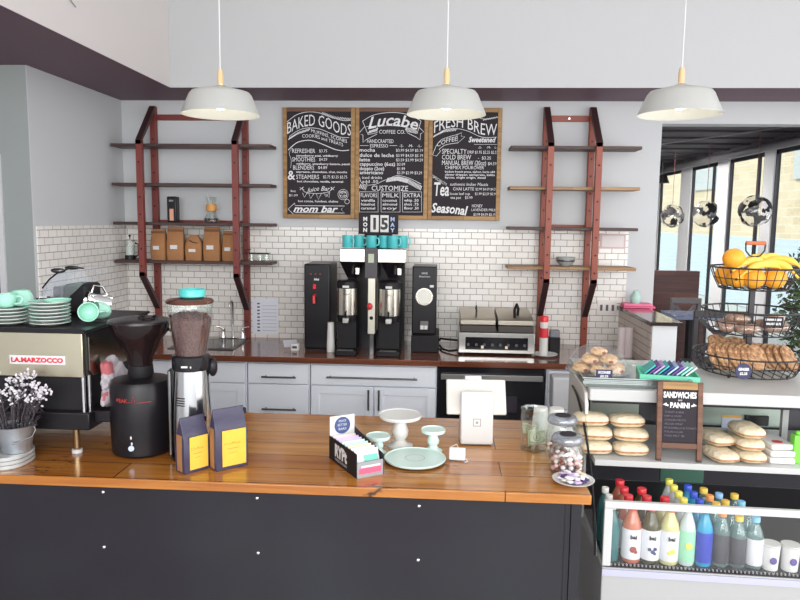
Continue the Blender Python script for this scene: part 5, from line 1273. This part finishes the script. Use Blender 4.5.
# pastry plate with clear cover
pc = cl_(598, 360, v=pv0+.19); pc = c2w(cl_(598, 360, v=pv0+.17).x, pv0+.17, pz)
t = thing('pastry_platter', 'clear platter under a thin domed plastic cover on the left of the sheet pans', 'platter', tuple(pc))
B().lathe([(0, 0), (.08, 0), (.118, .006), (.122, .010), (.118, .010), (.08, .003), (0, .003)], n=44).build('platter', PLAST, t, smooth=60)
B().lathe([(.119, .0105), (.112, .04), (.088, .082), (.05, .106), (0, .112)], n=40).build('clear_cover', glassmat('cling_cover', (254, 254, 255), .05, .18, .03), t, smooth=60)
random.seed(21)
ps = [(-.07, -.03, .004), (-.01, -.055, .004), (.06, -.04, .004), (.075, .03, .004), (.0, .045, .004), (-.06, .035, .004), (-.035, -.015, .036), (.035, -.02, .036), (.045, .02, .036), (-.02, .03, .036), (.0, .0, .066)]
f = None
pl_ = ('front left', 'front middle', 'front right', 'right', 'rear', 'left rear', 'second layer left', 'second layer front right', 'second layer right', 'second layer rear', 'topmost')
for i, (x, y, z_) in enumerate(ps):
    lab = 'golden crusty scone, %s in the pile under the clear cover' % pl_[i]
    if not f:
        b = B().ell(0, 0, .016, .034, .027, .017, 16, 10); random.seed(1)
        for v in b.bm.verts: v.co *= 1+random.uniform(-.07, .07)
        for k in range(5): b.ell(random.uniform(-.02, .02), random.uniform(-.016, .016), .029, .007, .006, .004, 8, 5)
        f = solo('scone', b, BREAD, lab, 'scone', (pc.x+x, pc.y+y, pc.z+z_), group='scones under the clear cover', smooth=80)
        B().ell(.012, -.022, .014, .01, .006, .007, 8, 6).build('berry_spot', mat('berry_red', (136, 66, 60), .5), f)
    else: dup(f, (pc.x+x, pc.y+y, pc.z+z_), random.random()*1.5-.7, lab)
tg = at(605, 355, Y=pc.y-.125)
t = thing('price_tag', 'small dark handwritten tag standing in front of the scones', 'tag', (tg.x, pc.y-.127, pc.z+.002))
B().bx(-.03, .03, 0, .002, 0, .036).build('tag_card', mat('navy_tag', (50, 50, 84), .6), t); b = B(); text_into(b, 'SCONES', 0, .021, .009, -.0006, width=.045, align='CENTER', bold=.0006); text_into(b, '$3.25', 0, .007, .008, -.0006, width=.03, align='CENTER', bold=.0006); b.build('lettering', CHALKW, t)
# teal tray of packets
tc_ = cl_(664, 375, v=pv0+.13); tw = c2w(tc_.x+.01, pv0+.13, pz)
t = thing('packet_tray', 'mint green tray holding a row of coloured tea packets, right side of the sheet pans', 'tray', tuple(tw), TH+R(-8))
B().bx(-.1, .1, -.08, .08, 0, .004).bx(-.104, -.1, -.084, .084, 0, .022).bx(.1, .104, -.084, .084, 0, .022).bx(-.1, .1, -.084, -.08, 0, .022).bx(-.1, .1, .08, .084, 0, .022).build('tray_body', mat('mint_tray', (110, 206, 172), .4), t)
pcs = [('teal', (60, 176, 172)), ('purple', (112, 70, 150)), ('lilac', (190, 170, 214)), ('teal', (60, 176, 172)), ('dark blue', (50, 70, 140)), ('pale blue', (176, 206, 226)), ('purple', (112, 70, 150)), ('pale blue', (176, 206, 226)), ('mint', (150, 220, 200)), ('white', (212, 214, 216))]
for i, (cn, c) in enumerate(pcs):
    M_ = Matrix.Rotation(TH+R(-8), 4, 'Z'); q = M_ @ Vector((-.078+i*.016, .0, 0))
    b = B().box(.012, 0, .031, .006, .11, .05, rot=(0, R(48), 0)); b.mi = 1; b.box(.0155, 0, .034, .0015, .06, .02, rot=(0, R(48), 0))
    ordn = ('leftmost', 'second from the left', 'third from the left', 'fourth from the left', 'fifth from the left', 'fifth from the right', 'fourth from the right', 'third from the right', 'second from the right', 'rightmost')[i]
    tag(b.build('tea_packet', [mat('packet_'+cn.replace(' ', '_'), c, .4), PAPER], loc=(tw.x+q.x, tw.y+q.y, tw.z+.0045), rotz=TH+R(-8), bevel=.001), '%s tea packet, %s in the mint tray' % (cn, ordn), 'packet', 'tea packets in the mint tray')
# sandwich board
ba = cl_(656, 462, v=.285); bb_ = cl_(702, 462, v=.285)
bw_ = (bb_.x-ba.x)/2; bc_ = c2w((ba.x+bb_.x)/2, .285, shz+.0005); bh = .278
t = thing('sandwich_board', 'small wood framed chalkboard sign reading SANDWICHES and PANINI', 'sign', tuple(bc_), TH)
M_ = Matrix.Rotation(R(-7), 4, 'X')
def bb2(x0, x1, y0, y1, z0, z1, nm, m):
    b = B().bx(x0, x1, y0, y1, z0, z1)
    for v in b.bm.verts: v.co = M_ @ v.co
    return b.build(nm, m, t, bevel=.0015)
fw_ = .018; zl = .065
bb2(-bw_, -bw_+fw_, 0, .014, 0, bh, 'frame_post', FRAMED); bb2(bw_-fw_, bw_, 0, .014, 0, bh, 'frame_post', FRAMED)
bb2(-bw_+fw_, bw_-fw_, 0, .014, bh-.026, bh, 'frame_rail', FRAMEW); bb2(-bw_+fw_, bw_-fw_, 0, .014, zl-.02, zl, 'frame_rail', FRAMED)
bb2(-bw_+fw_, bw_-fw_, .004, .010, zl, bh-.026, 'slate', CHALK)
b = B(); text_into(b, 'SANDWICHES', 0, bh-.055, .02, .0032, width=bw_*1.45, align='CENTER', bold=.0012); text_into(b, 'and', 0, bh-.066, .007, .0032, align='CENTER'); text_into(b, 'PANINI', 0, bh-.090, .018, .0032, width=bw_*.85, align='CENTER', bold=.001)
for sx in (-1, 1): b.strip([(sx*bw_*.5, bh-.083), (sx*bw_*.72, bh-.079), (sx*bw_*.58, bh-.076)], .006, .0031)
for v in b.bm.verts: v.co = M_ @ v.co
b.build('sign_title', CHALKW, t)
b = B()
for i, s_ in enumerate(('TURKEY & BRIE', 'HAM & SWISS', 'CHICKEN PESTO', 'VEGGIE WRAP', 'MOZZARELLA & TOMATO', 'ITALIAN CLUB', 'TUNA MELT  $8')): text_into(b, s_, -bw_*.66, bh-.109-i*.0138, .0068, .0032)
for v in b.bm.verts: v.co = M_ @ v.co
b.build('sign_list', mat('faded_chalk', (104, 98, 110), .8), t)
# sandwiches
def sand(u, v, z, label, first, w_=.062, d_=.045, h_=.046, rz=0, grp='wrapped sandwiches on the left of the shelf'):
    p_ = c2w(u, v, z)
    if first: return dup(first, tuple(p_), TH+rz, label, grp)
    b = B(); n = 20
    prof = []
    vs = []; K_ = 10
    for i in range(K_+1):
        ph = pi*i/K_-pi/2
        for k in range(n):
            a = 2*pi*k/n; e = .55; ez = .75
            cx = abs(cos(a))**e*(1 if cos(a) > 0 else -1); cy = abs(sin(a))**e*(1 if sin(a) > 0 else -1)
            cp = abs(cos(ph))**ez; sp_ = abs(sin(ph))**ez*(1 if sin(ph) > 0 else -1)
            vs.append((w_*cx*cp, d_*cy*cp, h_/2+h_/2*sp_+random.uniform(-.0008, .0008)))
    fs = [(i*n+k, i*n+(k+1) % n, (i+1)*n+(k+1) % n, (i+1)*n+k) for i in range(K_) for k in range(n)]
    b._f(vs, fs)
    t_ = solo('wrapped_sandwich', b, WRAP, label, 'sandwich', tuple(p_), TH+rz, grp, smooth=80)
    B().prism([(w_*.98*abs(cos(a))**.5*(1 if cos(a) > 0 else -1), d_*1.03*abs(sin(a))**.5*(1 if sin(a) > 0 else -1)) for a in [2*pi*k/24 for k in range(24)]], 'z', h_*.36, h_*.50).build('filling', FILL, t_)
    return t_
f = None
uA = cl_(594, 455, v=.36).x; uB = cl_(630, 455, v=.36).x
lv = ('bottom', 'middle', 'top')
for j, (uu, nm) in enumerate(((uA, 'left'), (uB, 'second'))):
    for i in range(3):
        o = sand(uu+(-.004, .0, -.012)[i], .345+i*.022, shz+.0005+i*.0455, 'cream wrapped round roll, %s of the %s stack left of the sandwich sign' % (lv[i], nm), f, rz=R((4, -3, 6)[i])); f = f or o
f2 = None
for (px, v_, lay, lab) in ((719, .34, 0, 'long white wrap, bottom one just right of the sandwich sign'), (714, .40, 1, 'long white wrap, upper one just right of the sandwich sign')):
    uu = cl_(px, 455, v=v_).x; o = sand(uu, v_, shz+.0005+lay*.0405, lab, f2, w_=.048, d_=.075, h_=.041, rz=R(12), grp='wraps right of the sandwich sign'); f2 = f2 or o
for i in range(3):
    uu = cl_(748, 455, v=.345).x; sand(uu, .35+i*.012, shz+.0005+i*.0405, 'long white wrap, %s of the stack under the paper notice' % lv[i], f2, rz=R((2, -4, 3)[i]), grp='wraps right of the sandwich sign')
uu = cl_(731, 440, v=.47).x
sand(uu, .52, shz+.0005, 'small filled roll tucked behind the long wraps', f, rz=R(30))
f3 = None
for i in range(3):
    uu = cl_(776, 458, v=.36).x; p_ = c2w(uu, .37+i*.01, shz+.0005+i*.022); lab = 'flat white packet with red print, %s one at the right of the shelf' % lv[i]
    if not f3:
        f3 = solo('food_packet', B().box(0, 0, .0105, .085, .13, .021), PAPER, lab, 'packet', tuple(p_), TH, 'flat packets at the right of the shelf', bevel=.006, seg=3)
        B().ell(-.005, -.03, .0212, .02, .018, .0012, 12, 5).build('red_print', RED, f3)
    else: dup(f3, tuple(p_), TH+R(i*4), lab)
NEON = mat('lime_green_carton', (120, 214, 70), .4)
for i, (px, v_) in enumerate(((797, .34), (806, .40), (815, .46))):
    uu = cl_(px, 450, v=v_).x; solo('juice_carton', B().bx(-.018, .018, -.018, .018, 0, .10).lathe([(0, .1005), (.01, .1005), (.01, .112), (0, .112)], 0, 0, 0, 12), NEON, 'lime green drink carton, %s at the right end of the shelf' % ('front one', 'middle one', 'rear one')[i], 'drink carton', tuple(c2w(uu, v_, shz+.0005)), TH, 'lime green cartons', bevel=.003)
# bottles in the lower bay
DZ = .6845
def bottle(u, v, label, grp, capm, bodym, labm, r=.031, h=.19, contents=None, key=None, deco=None, cache={}):
    p_ = tuple(c2w(u, v, DZ))
    if key in cache and key: return dup(cache[key], p_, TH, label, grp)
    t_ = thing('drink_bottle', label, 'bottle', p_, TH, grp)
    B().lathe([(0, 0), (r*.9, 0), (r, .006), (r, h*.60), (r*.86, h*.70), (r*.5, h*.84), (r*.42, h*.87), (r*.42, h*.90), (0, h*.90)], n=24).build('bottle_body', bodym, t_, smooth=60)
    if labm: B().lathe([(r+.0006, h*.07), (r+.001, h*.08), (r+.001, h*.58), (r+.0006, h*.59)], n=24).build('bottle_label', labm, t_)
    B().lathe([(0, h*.9005), (r*.50, h*.9005), (r*.50, h*.99), (r*.45, h), (0, h)], n=20).build('cap', capm, t_, smooth=40)
    if deco: deco(t_, r, h)
    if key: cache[key] = t_
    return t_
LABW = mat('white_bottle_label', (214, 214, 218), .4)
def baideco(fr, fcol):
    def d(t_, r, h):
        b = B(); text_into(b, 'bai', 0, h*.44, .013, -(r+.0022), width=.021, align='CENTER', bold=.0008)
        b.build('label_lettering', BLK, t_)
        b = B(); 
        for (x, z_, s_) in fr: b.ell(x, -(r+.0004), h*z_, s_, .0022, s_, 12, 6)
        b.build('label_fruit', fcol, t_)
    return d
PINKJ = mat('amber_pink_juice', (190, 110, 84), .12, 0, .6); DARKJ = mat('dark_green_juice', (78, 72, 44), .12); YELJ = mat('pale_yellow_juice', (206, 200, 140), .12)
cols3 = [('pink', PINKJ, [(.0, .25, .011), (.008, .21, .006)], mat('fruit_brown', (150, 66, 50), .5), 632, 4), ('dark green', DARKJ, [(-.008, .27, .006), (.002, .23, .007), (.009, .28, .006), (.008, .2, .005)], mat('fruit_blue', (62, 66, 110), .5), 651, 3), ('pale yellow', YELJ, [(.004, .25, .009), (-.006, .22, .006)], mat('fruit_yellow', (214, 206, 80), .5), 670, 2)]
on = ('front', 'second', 'third', 'fourth')
for cn, jm, fr, fm, px, n in cols3:
    for i in range(n):
        v_ = .055+i*.068; uu = cl_(px, 562, v=.03).x
        bottle(uu, v_, '%s bottle with red cap and %s drink behind the case glass' % (on[i], cn), 'red capped bottles', RED, jm, LABW, r=.0305, key=cn if i else cn+'_front', deco=baideco(fr, fm) if i == 0 else None)
for i in range(3):
    uu = cl_(617, 562, v=.03).x-.012
    bottle(uu-.004, .055+i*.066, '%s white capped teal bottle at the left end of the case' % on[i], 'white capped bottles', CERW, mat('teal_dark_bottle', (60, 110, 112), .15), None, r=.024, h=.188, key='whitecap')
uY = cl_(688, 562, v=.03).x
for i in range(5):
    bottle(uY-.001, .052+i*.056, '%s slim pale bottle with yellow cap in the row right of the red caps' % (on+('fifth',))[i], 'yellow capped bottles', YEL, mat('frosted_pale_bottle', (196, 206, 208), .15), mat('mint_lemon_label', (150, 206, 170), .5), r=.025, h=.195, key='yel', deco=lambda t_, r, h: B().ell(0, -(r+.0005), h*.35, .011, .002, .012, 14, 6).build('lemon_print', YEL, t_))
uBl = cl_(705, 562, v=.03).x
for i in range(4):
    bottle(uBl, .055+i*.062, '%s vivid blue bottle with blue cap beside the yellow capped row' % on[i], 'blue capped bottles', BLUE if i else mat('dark_white_cap', (60, 60, 80), .4), mat('cyan_blue_drink', (46, 150, 190), .12), mat('deep_blue_label', (40, 60, 170), .4), r=.026, h=.190, key='blu' if i else None)
CLR = glassmat('pale_water_bottle', (225, 240, 240), .08, .05, .30, (150, 180, 178))
for j, (px, capn, capm, labn) in enumerate(((723, 'orange', mat('orange_cap', (236, 150, 80), .4), mat('dark_label', (70, 70, 76), .4)), (740, 'pale blue', mat('pale_blue_cap', (150, 190, 230), .4), mat('dark_label', (70, 70, 76), .4)), (757, 'sky blue', mat('sky_cap', (130, 190, 220), .4), LABW))):
    uu = cl_(px, 562, v=.03).x
    for i in range(4):
        bottle(uu, .06+i*.062, '%s clear water bottle with %s cap in the case' % (on[i], capn if i else 'a '+capn), 'clear water bottles', capm if (i+j) % 2 == 0 else mat('amber_cap', (230, 190, 80), .4), CLR, labn, r=.026, h=.165 if j else .18, key=None)
uP = cl_(785, 562, v=.03).x
for i, dx in enumerate((-.035, .025, .085)):
    t_ = thing('yogurt_cup', 'white cup with purple berry picture, %s of three right in the case' % ('leftmost', 'middle one', 'rightmost')[i], 'cup', tuple(c2w(uP+dx, .055, DZ)), TH, 'white berry cups in the case')
    B().lathe([(0, 0), (.024, 0), (.028, .075), (.029, .078), (0, .079)], n=24).build('cup_body', PAPER, t_, smooth=40); B().ell(0, -.0265, .035, .011, .0025, .012, 12, 6).build('berry_picture', mat('berry_purple', (90, 70, 140), .5), t_)
    B().lathe([(0, .0795), (.029, .0795), (.029, .083), (0, .083)], n=24).build('cup_lid', CERW, t_)

# ------------------------------------------------------------------ three tier basket
YK = 2.84
bx0 = at(746, 382, Y=YK).x; W3 = mat('black_wire', (40, 38, 42), .45)
t = thing('tiered_basket', 'black wire three tier basket stand on the display case top', 'basket stand', (bx0, YK, s1+.0005))
zb0 = s1+.0005
def zq_(y): return Z(748, y, YK)-zb0
tiers = [(.205, .175, zq_(375), zq_(352)), (.182, .150, zq_(331), zq_(309)), (.160, .125, zq_(288), zq_(267))]
tiers[0] = (.205, .172, .014, tiers[0][3])
tn = ('lower', 'middle', 'upper')
for k, (rt_, rb_, z0, z1) in enumerate(tiers):
    b = B(); b.ring(0, 0, z1, rt_, .0035, 48, 8); b.ring(0, 0, z0, rb_, .0028, 44, 6); b.ring(0, 0, (z0+z1)/2+.0, (rt_+rb_)/2, .0018, 44, 6)
    for i in range(30):
        a = 2*pi*i/30; b.tube([(rb_*cos(a), rb_*sin(a), z0), ((rt_+rb_)/2*1.02*cos(a), (rt_+rb_)/2*1.02*sin(a), (z0+z1)/2), (rt_*cos(a), rt_*sin(a), z1)], .0017, 5)
    for i in range(-4, 5):
        x = i*rb_/4.6; l = sqrt(max(rb_**2-x*x, .0001)); b.tube([(x, -l, z0), (x, l, z0)], .0017, 5)
    b.tube([(-rb_, 0, z0), (rb_, 0, z0)], .0025, 5)
    b.build('wire_basket', W3, t)
ztop3 = zq_(243)
for k, (z0, z1, w_) in enumerate(((.0, tiers[1][2], .010), (tiers[1][2]+.0005, tiers[2][2], .010), (tiers[2][2]+.0005, ztop3-.055, .005))):
    B().bx(-w_, w_, -.006, .006, z0, z1).build('post', W3, t)
B().tube([(0, 0, ztop3-.055), (-.02, 0, ztop3-.05), (-.036, 0, ztop3-.03), (-.038, 0, ztop3)], .003, 6).tube([(0, 0, ztop3-.055), (.02, 0, ztop3-.05), (.036, 0, ztop3-.03), (.038, 0, ztop3)], .003, 6).build('handle_wire', W3, t)
B().rod((-.037, 0, ztop3), (.037, 0, ztop3), .0075).build('wooden_grip', mat('orange_wood_grip', (196, 104, 62), .5), t)
for a in (-2.4, -.75, .75, 2.4): B().ell(.15*cos(a), .15*sin(a), .0065, .006, .006, .0065, 10, 6).build('ball_foot', W3, t)
def inb(x, y, tier, z): return (bx0+x, YK+y, zb0+tiers[tier][2]+z)
# cookies standing in the lower basket
f = None; cn = 0
def disc(r, th):
    b = B().lathe([(0, -th/2), (r*.8, -th/2), (r*.97, -th*.25), (r, 0), (r*.96, th*.3), (r*.8, th*.5), (0, th*.55)], n=30)
    for v in b.bm.verts: v.co += v.co.normalized()*random.uniform(-.0012, .0012)
    return b
cpos = []
for i in range(7): cpos.append((-.135+i*.024, -.045-.004*i if i < 5 else -.06, .062, R(62), 'left', i))
for i in range(6): cpos.append((.045+i*.021, .015-.008*i, .057, R(58), 'right', i))
oo = ('first', 'second', 'third', 'fourth', 'fifth', 'sixth', 'seventh')
for x, y, z_, tl, sd, i in cpos:
    lab = 'crackled round cookie standing on edge, %s from the left in the %s row, lower basket' % (oo[i], sd)
    if not f: f = solo('crackled_cookie', disc(.056, .016), COOKIE, lab, 'cookie', inb(x, y, 0, z_), group='cookies in the lower basket', smooth=80); o = f
    else: o = dup(f, inb(x, y, 0, z_), 0, lab)
    o.rotation_euler = (random.uniform(-.15, .15)+R(10), tl, R(-40))
for i, (x, y, z_) in enumerate(((-.07, .08, .08), (-.01, .085, .085), (-.095, .03, .10))):
    o = dup(f, inb(x, y, 0, z_), 0, 'crackled round cookie lying tilted, %s at the back of the lower basket' % ('left one', 'right one', 'highest one')[i]); o.rotation_euler = (R(28), R(-12+12*i), 0)
t_ = thing('oval_label', 'dark oval handwritten label on the front of the lower basket', 'label', (at(741, 384, Y=YK-.20).x, YK-.212, zb0+.052))
B().rod((0, 0, 0), (0, -.003, 0), .030, n=30).build('label_card', mat('navy_tag', (50, 50, 84), .6), t_); b = B(); text_into(b, 'GINGER', 0, .003, .010, -.0036, width=.04, align='CENTER', bold=.0006); text_into(b, '$2.25', 0, -.013, .009, -.0036, width=.028, align='CENTER', bold=.0005); b.build('lettering', CHALKW, t_)
# wrapped pastries in the middle basket
f = None
mp_ = [(-.10, -.05, .022, 20), (-.045, -.085, .022, -10), (-.09, .04, .022, 60), (.0, .07, .022, 5), (.08, .05, .022, -40), (.07, -.05, .024, 15), (.115, -.01, .024, 80), (-.06, -.02, .052, -30), (.085, -.02, .055, 30)]
wh = ('front left', 'front middle', 'left rear', 'rear middle', 'right rear', 'front right', 'far right', 'upper left', 'upper right')
for i, (x, y, z_, a) in enumerate(mp_):
    lab = 'wrapped brown pastry, %s in the middle basket' % wh[i]
    if not f:
        b = B().ell(0, 0, 0, .046, .028, .019, 18, 10, rot=None)
        for v in b.bm.verts: v.co += Vector((random.uniform(-1, 1), random.uniform(-1, 1), random.uniform(-1, 1)))*.0018
        f = solo('wrapped_pastry', b, mat('brown_pastry', (112, 62, 42), .5, var=(45, .55, (214, 170, 136)), bump=(60, .8)), lab, 'pastry', inb(x, y, 1, z_), R(a), 'wrapped pastries in the middle basket', smooth=80)
        B().ell(0, 0, 0, .052, .033, .022, 18, 8).build('clear_film', glassmat('clear_film', (254, 254, 254), .10, .15, .04), f, smooth=60)
    else: dup(f, inb(x, y, 1, z_), R(a), lab)
t_ = thing('price_tag', 'black handwritten tag hanging on the post of the middle basket', 'tag', (bx0+.012, YK-.165, zb0+tiers[1][2]+.05))
B().bx(-.036, .036, -.002, 0, -.012, .030).build('tag_card', CHALK, t_); b = B(); text_into(b, 'BANANA BREAD', 0, .016, .008, -.0028, width=.06, align='CENTER', bold=.0005); text_into(b, 'WALNUT $2.75', 0, .000, .008, -.0028, width=.055, align='CENTER', bold=.0005); b.build('lettering', CHALKW, t_)
# oranges and bananas
f = None
op = [(-.075, -.04, .045, 'second from the left'), (-.03, -.072, .045, 'front middle'), (.055, -.06, .045, 'front right'), (.09, .01, .045, 'right'), (.0, .05, .045, 'rear middle'), (-.09, .045, .045, 'left rear'), (-.098, -.045, .118, 'on top at the left')]
for x, y, z_, wq in op:
    lab = 'orange in the top tier of the wire basket, %s' % wq
    if not f:
        f = solo('orange', B().ell(0, 0, 0, .042, .042, .040, 28, 16), ORANGE, lab, 'orange', inb(x, y, 2, z_), group='oranges in the upper basket', smooth=80)
        B().ell(.004, -.018, .0365, .0035, .0035, .002, 8, 4).build('stem_end', mat('green_stem_end', (110, 110, 50), .7), f)
    else: dup(f, inb(x, y, 2, z_), random.random()*3, lab)
f = None
def banana():
    N = 12; pts = []; rr = []
    for i in range(N+1):
        u = i/N; a = R(-42+84*u); pts.append((.10*sin(a)*1.0, .0, .10*(1-cos(a))*1.0)); rr.append(.0145*min(1, .28+2.6*u, .3+3.2*(1-u)))
    pts = [(-.092, 0, .046)]+pts+[(.088, 0, .045)]; rr = [.004]+rr+[.005]
    b = B().tube(pts, rr, 7); return b
bp_ = [(-.02, -.05, .112, 25, 0, 'front left, crossing the large orange'), (.03, .02, .122, -10, 0, 'rear, behind the wire handle'), (.055, -.06, .105, -28, 10, 'front right'), (.09, -.02, .118, -38, 0, 'rightmost, tip hanging over the rim'), (.085, .045, .125, 20, 0, 'right rear'), (-.01, -.095, .100, 5, -10, 'lowest, across the front of the pile')]
for x, y, z_, a, ti, wq in bp_:
    lab = 'yellow banana, %s' % wq
    if not f:
        f = solo('banana', banana(), BANANA, lab, 'banana', inb(x, y, 2, z_), group='bananas in the upper basket', smooth=70)
        B().ell(-.096, 0, .049, .006, .004, .005, 8, 5).ell(.092, 0, .048, .004, .004, .004, 8, 5).build('brown_tips', mat('banana_tip', (96, 72, 40), .7), f); o = f
    else: o = dup(f, inb(x, y, 2, z_), 0, lab)
    o.rotation_euler = (R(205 if a > 0 else 150), R(ti), R(a))
for o_ in (): pass

# ------------------------------------------------------------------ seating beyond the opening
DW = woodmat('dark_red_planks', (104, 58, 50), (84, 46, 42), .5, plank=.16, length=1.5, axis='XZ', c3=(80, 40, 36))
a0 = X_(650, 271, 6.7); a1 = X_(700, 271, 6.7); zc = Z(675, 271, 6.7)
t = thing('booth_back', 'tall dark red plank booth back beyond the half wall', 'booth', ((a0+a1)/2, 6.7, 0)); w2 = (a1-a0)/2
B().bx(-w2+.04, w2, 0, .08, 0, zc).build('plank_panel', DW, t); B().bx(-w2, -w2+.039, -.01, .09, 0, zc-.03).build('end_post', BLKM, t)
def xchair(name, x, y, rz, label, m, h=1.16, sw=.19):
    t = thing(name, label, 'chair', (x, y, 0), rz)
    for sx in (-1, 1):
        B().bx(sx*sw-.016, sx*sw+.016, -.016, .016, 0, h).build('leg', m, t, bevel=.003); B().bx(sx*sw-.016, sx*sw+.016, .35, .382, 0, .70).build('leg', m, t, bevel=.003)
    B().bx(-sw-.016, sw+.016, -.018, .018, h+.0005, h+.05).build('top_rail', m, t, bevel=.004)
    B().bx(-sw+.0165, sw-.0165, -.012, .012, .80, .83).build('lower_rail', m, t)
    b = B(); L_ = hypot(2*sw-.034, h-.84); an = atan2(h-.84, 2*sw-.034)
    b.box(0, -.004, (h+.83)/2, L_*.95, .014, .03, rot=(0, an, 0)).box(0, .011, (h+.83)/2, L_*.95, .014, .03, rot=(0, -an, 0)); b.build('cross_back', m, t)
    B().bx(-sw-.01, sw+.01, .017, .40, .7005, .74).build('seat', m, t, bevel=.006)
    return t
BW = mat('black_stained_wood', (46, 40, 44), .45)
c = at(722, 311, Y=5.0); xchair('cross_back_stool', c.x, 5.0, R(-6), 'black cross back bar chair behind the wire baskets', BW, h=c.z-.05, sw=.17)
c = at(822, 364, Y=3.9); xchair('cross_back_stool', c.x, 3.9, R(-4), 'black cross back bar chair at the right frame edge behind the display case', BW, h=c.z-.05, sw=.19)
c = at(686, 298, Y=6.1); xchair('ladder_back_stool', c.x, 6.1, R(5), 'grey sheened dark bar chair in front of the plank booth back', mat('sheened_grey_wood', (96, 88, 90), .3), h=c.z-.05, sw=.115)
t = thing('bar_table', 'dark bar table with a blue grey sheen just beyond the half wall', 'table', (2.02, 5.69, 0))
B().bx(-.20, .22, -.18, .18, 1.02, 1.05).build('tabletop', mat('blue_grey_top', (110, 120, 146), .2), t, bevel=.004); B().bx(-.04, .04, -.04, .04, .02, 1.0195).build('pedestal', BLKM, t); B().bx(-.18, .2, -.16, .16, 0, .0195).build('base_plate', BLKM, t)
t = thing('low_planter', 'dark plank partition below the booth back beside the half wall', 'partition', (2.0, 5.97, 0))
B().bx(-.25, .2, -.03, .03, 0, .95).build('plank_panel', DW, t)
# globes
random.seed(8)
from mathutils import noise
f = None
for i, (px, py, nm) in enumerate(((672, 216, 'farthest and smallest'), (706, 214, 'middle'), (755, 211, 'nearest and largest looking'))):
    c = at(px, py, X=2.4); lab = 'hanging clear globe with black continents, %s of the three' % nm
    if f:
        f2_ = dup(f, tuple(c), R(i*35), lab); continue
    f = thing('hanging_globe', lab, 'globe', tuple(c), 0, 'globes hanging by the windows')
    b = B(); bmesh.ops.create_icosphere(b.bm, subdivisions=5, radius=.122)
    dl_ = [fc_ for fc_ in b.bm.faces if noise.noise(fc_.calc_center_median()*13+Vector((3.1, 1.7, 5.2)))+.35*noise.noise(fc_.calc_center_median()*40) < .15]
    bmesh.ops.delete(b.bm, geom=dl_, context='FACES'); b.build('continents', BLKM, f)
    b = B(); bmesh.ops.create_icosphere(b.bm, subdivisions=4, radius=.119); b.build('clear_sphere', glassmat('thin_sphere', (252, 250, 250), .06, .05, .04), f, smooth=80)
    B().rod((0, 0, .1225), (0, 0, 2.498-c.z), .0025, n=6).build('cord', mat('dull_red_cord', (120, 70, 70), .6), f)
c = at(662, 183, Y=8.6)
t = thing('ceiling_spot', 'small grey metal spotlight hanging at the far end of the window wall', 'spotlight', (c.x, 8.6, c.z))
B().lathe([(0, .10), (.05, .09), (.085, .0), (.08, 0), (.045, .085), (0, .09)], n=24).build('shade', STEELD, t, smooth=50); B().rod((0, 0, .1005), (0, 0, 2.498-c.z), .008).build('stem', STEELD, t)
# shrub outside
random.seed(12)
t = thing('green_shrub', 'dense dark green shrub outside the nearest window at the right edge', 'shrub', (3.98, 7.3, -.02))
b = B()
for i in range(3400):
    u = random.uniform(-1, 1); a = random.uniform(0, 2*pi); k = random.uniform(.62, 1.0)
    c = Vector((.52*k*sqrt(1-u*u)*cos(a), .52*k*sqrt(1-u*u)*sin(a), .98+.78*k*u))
    nn = 1+.16*noise.noise(c*5); c = Vector((c.x*nn, c.y*nn, c.z))
    M_ = Matrix.Translation(c) @ Euler((random.random()*6, random.random()*6, random.random()*6)).to_matrix().to_4x4(); s_ = random.uniform(.025, .05)
    b.mi = random.randrange(3)
    b._f([(-s_*.4, 0, 0), (0, -s_, 0), (s_*.4, 0, 0), (0, s_, .01)], [(0, 1, 2, 3)], M_)
b.build('foliage', [mat('leaf_dark', (48, 66, 46), .6), mat('leaf_mid', (72, 96, 58), .6), mat('leaf_light', (104, 124, 74), .6)], t)
B().tube([(0, 0, 0), (.02, 0, .3), (0, .02, .9)], [.04, .03, .015], 8).build('trunk', mat('bark', (84, 70, 60), .8), t)
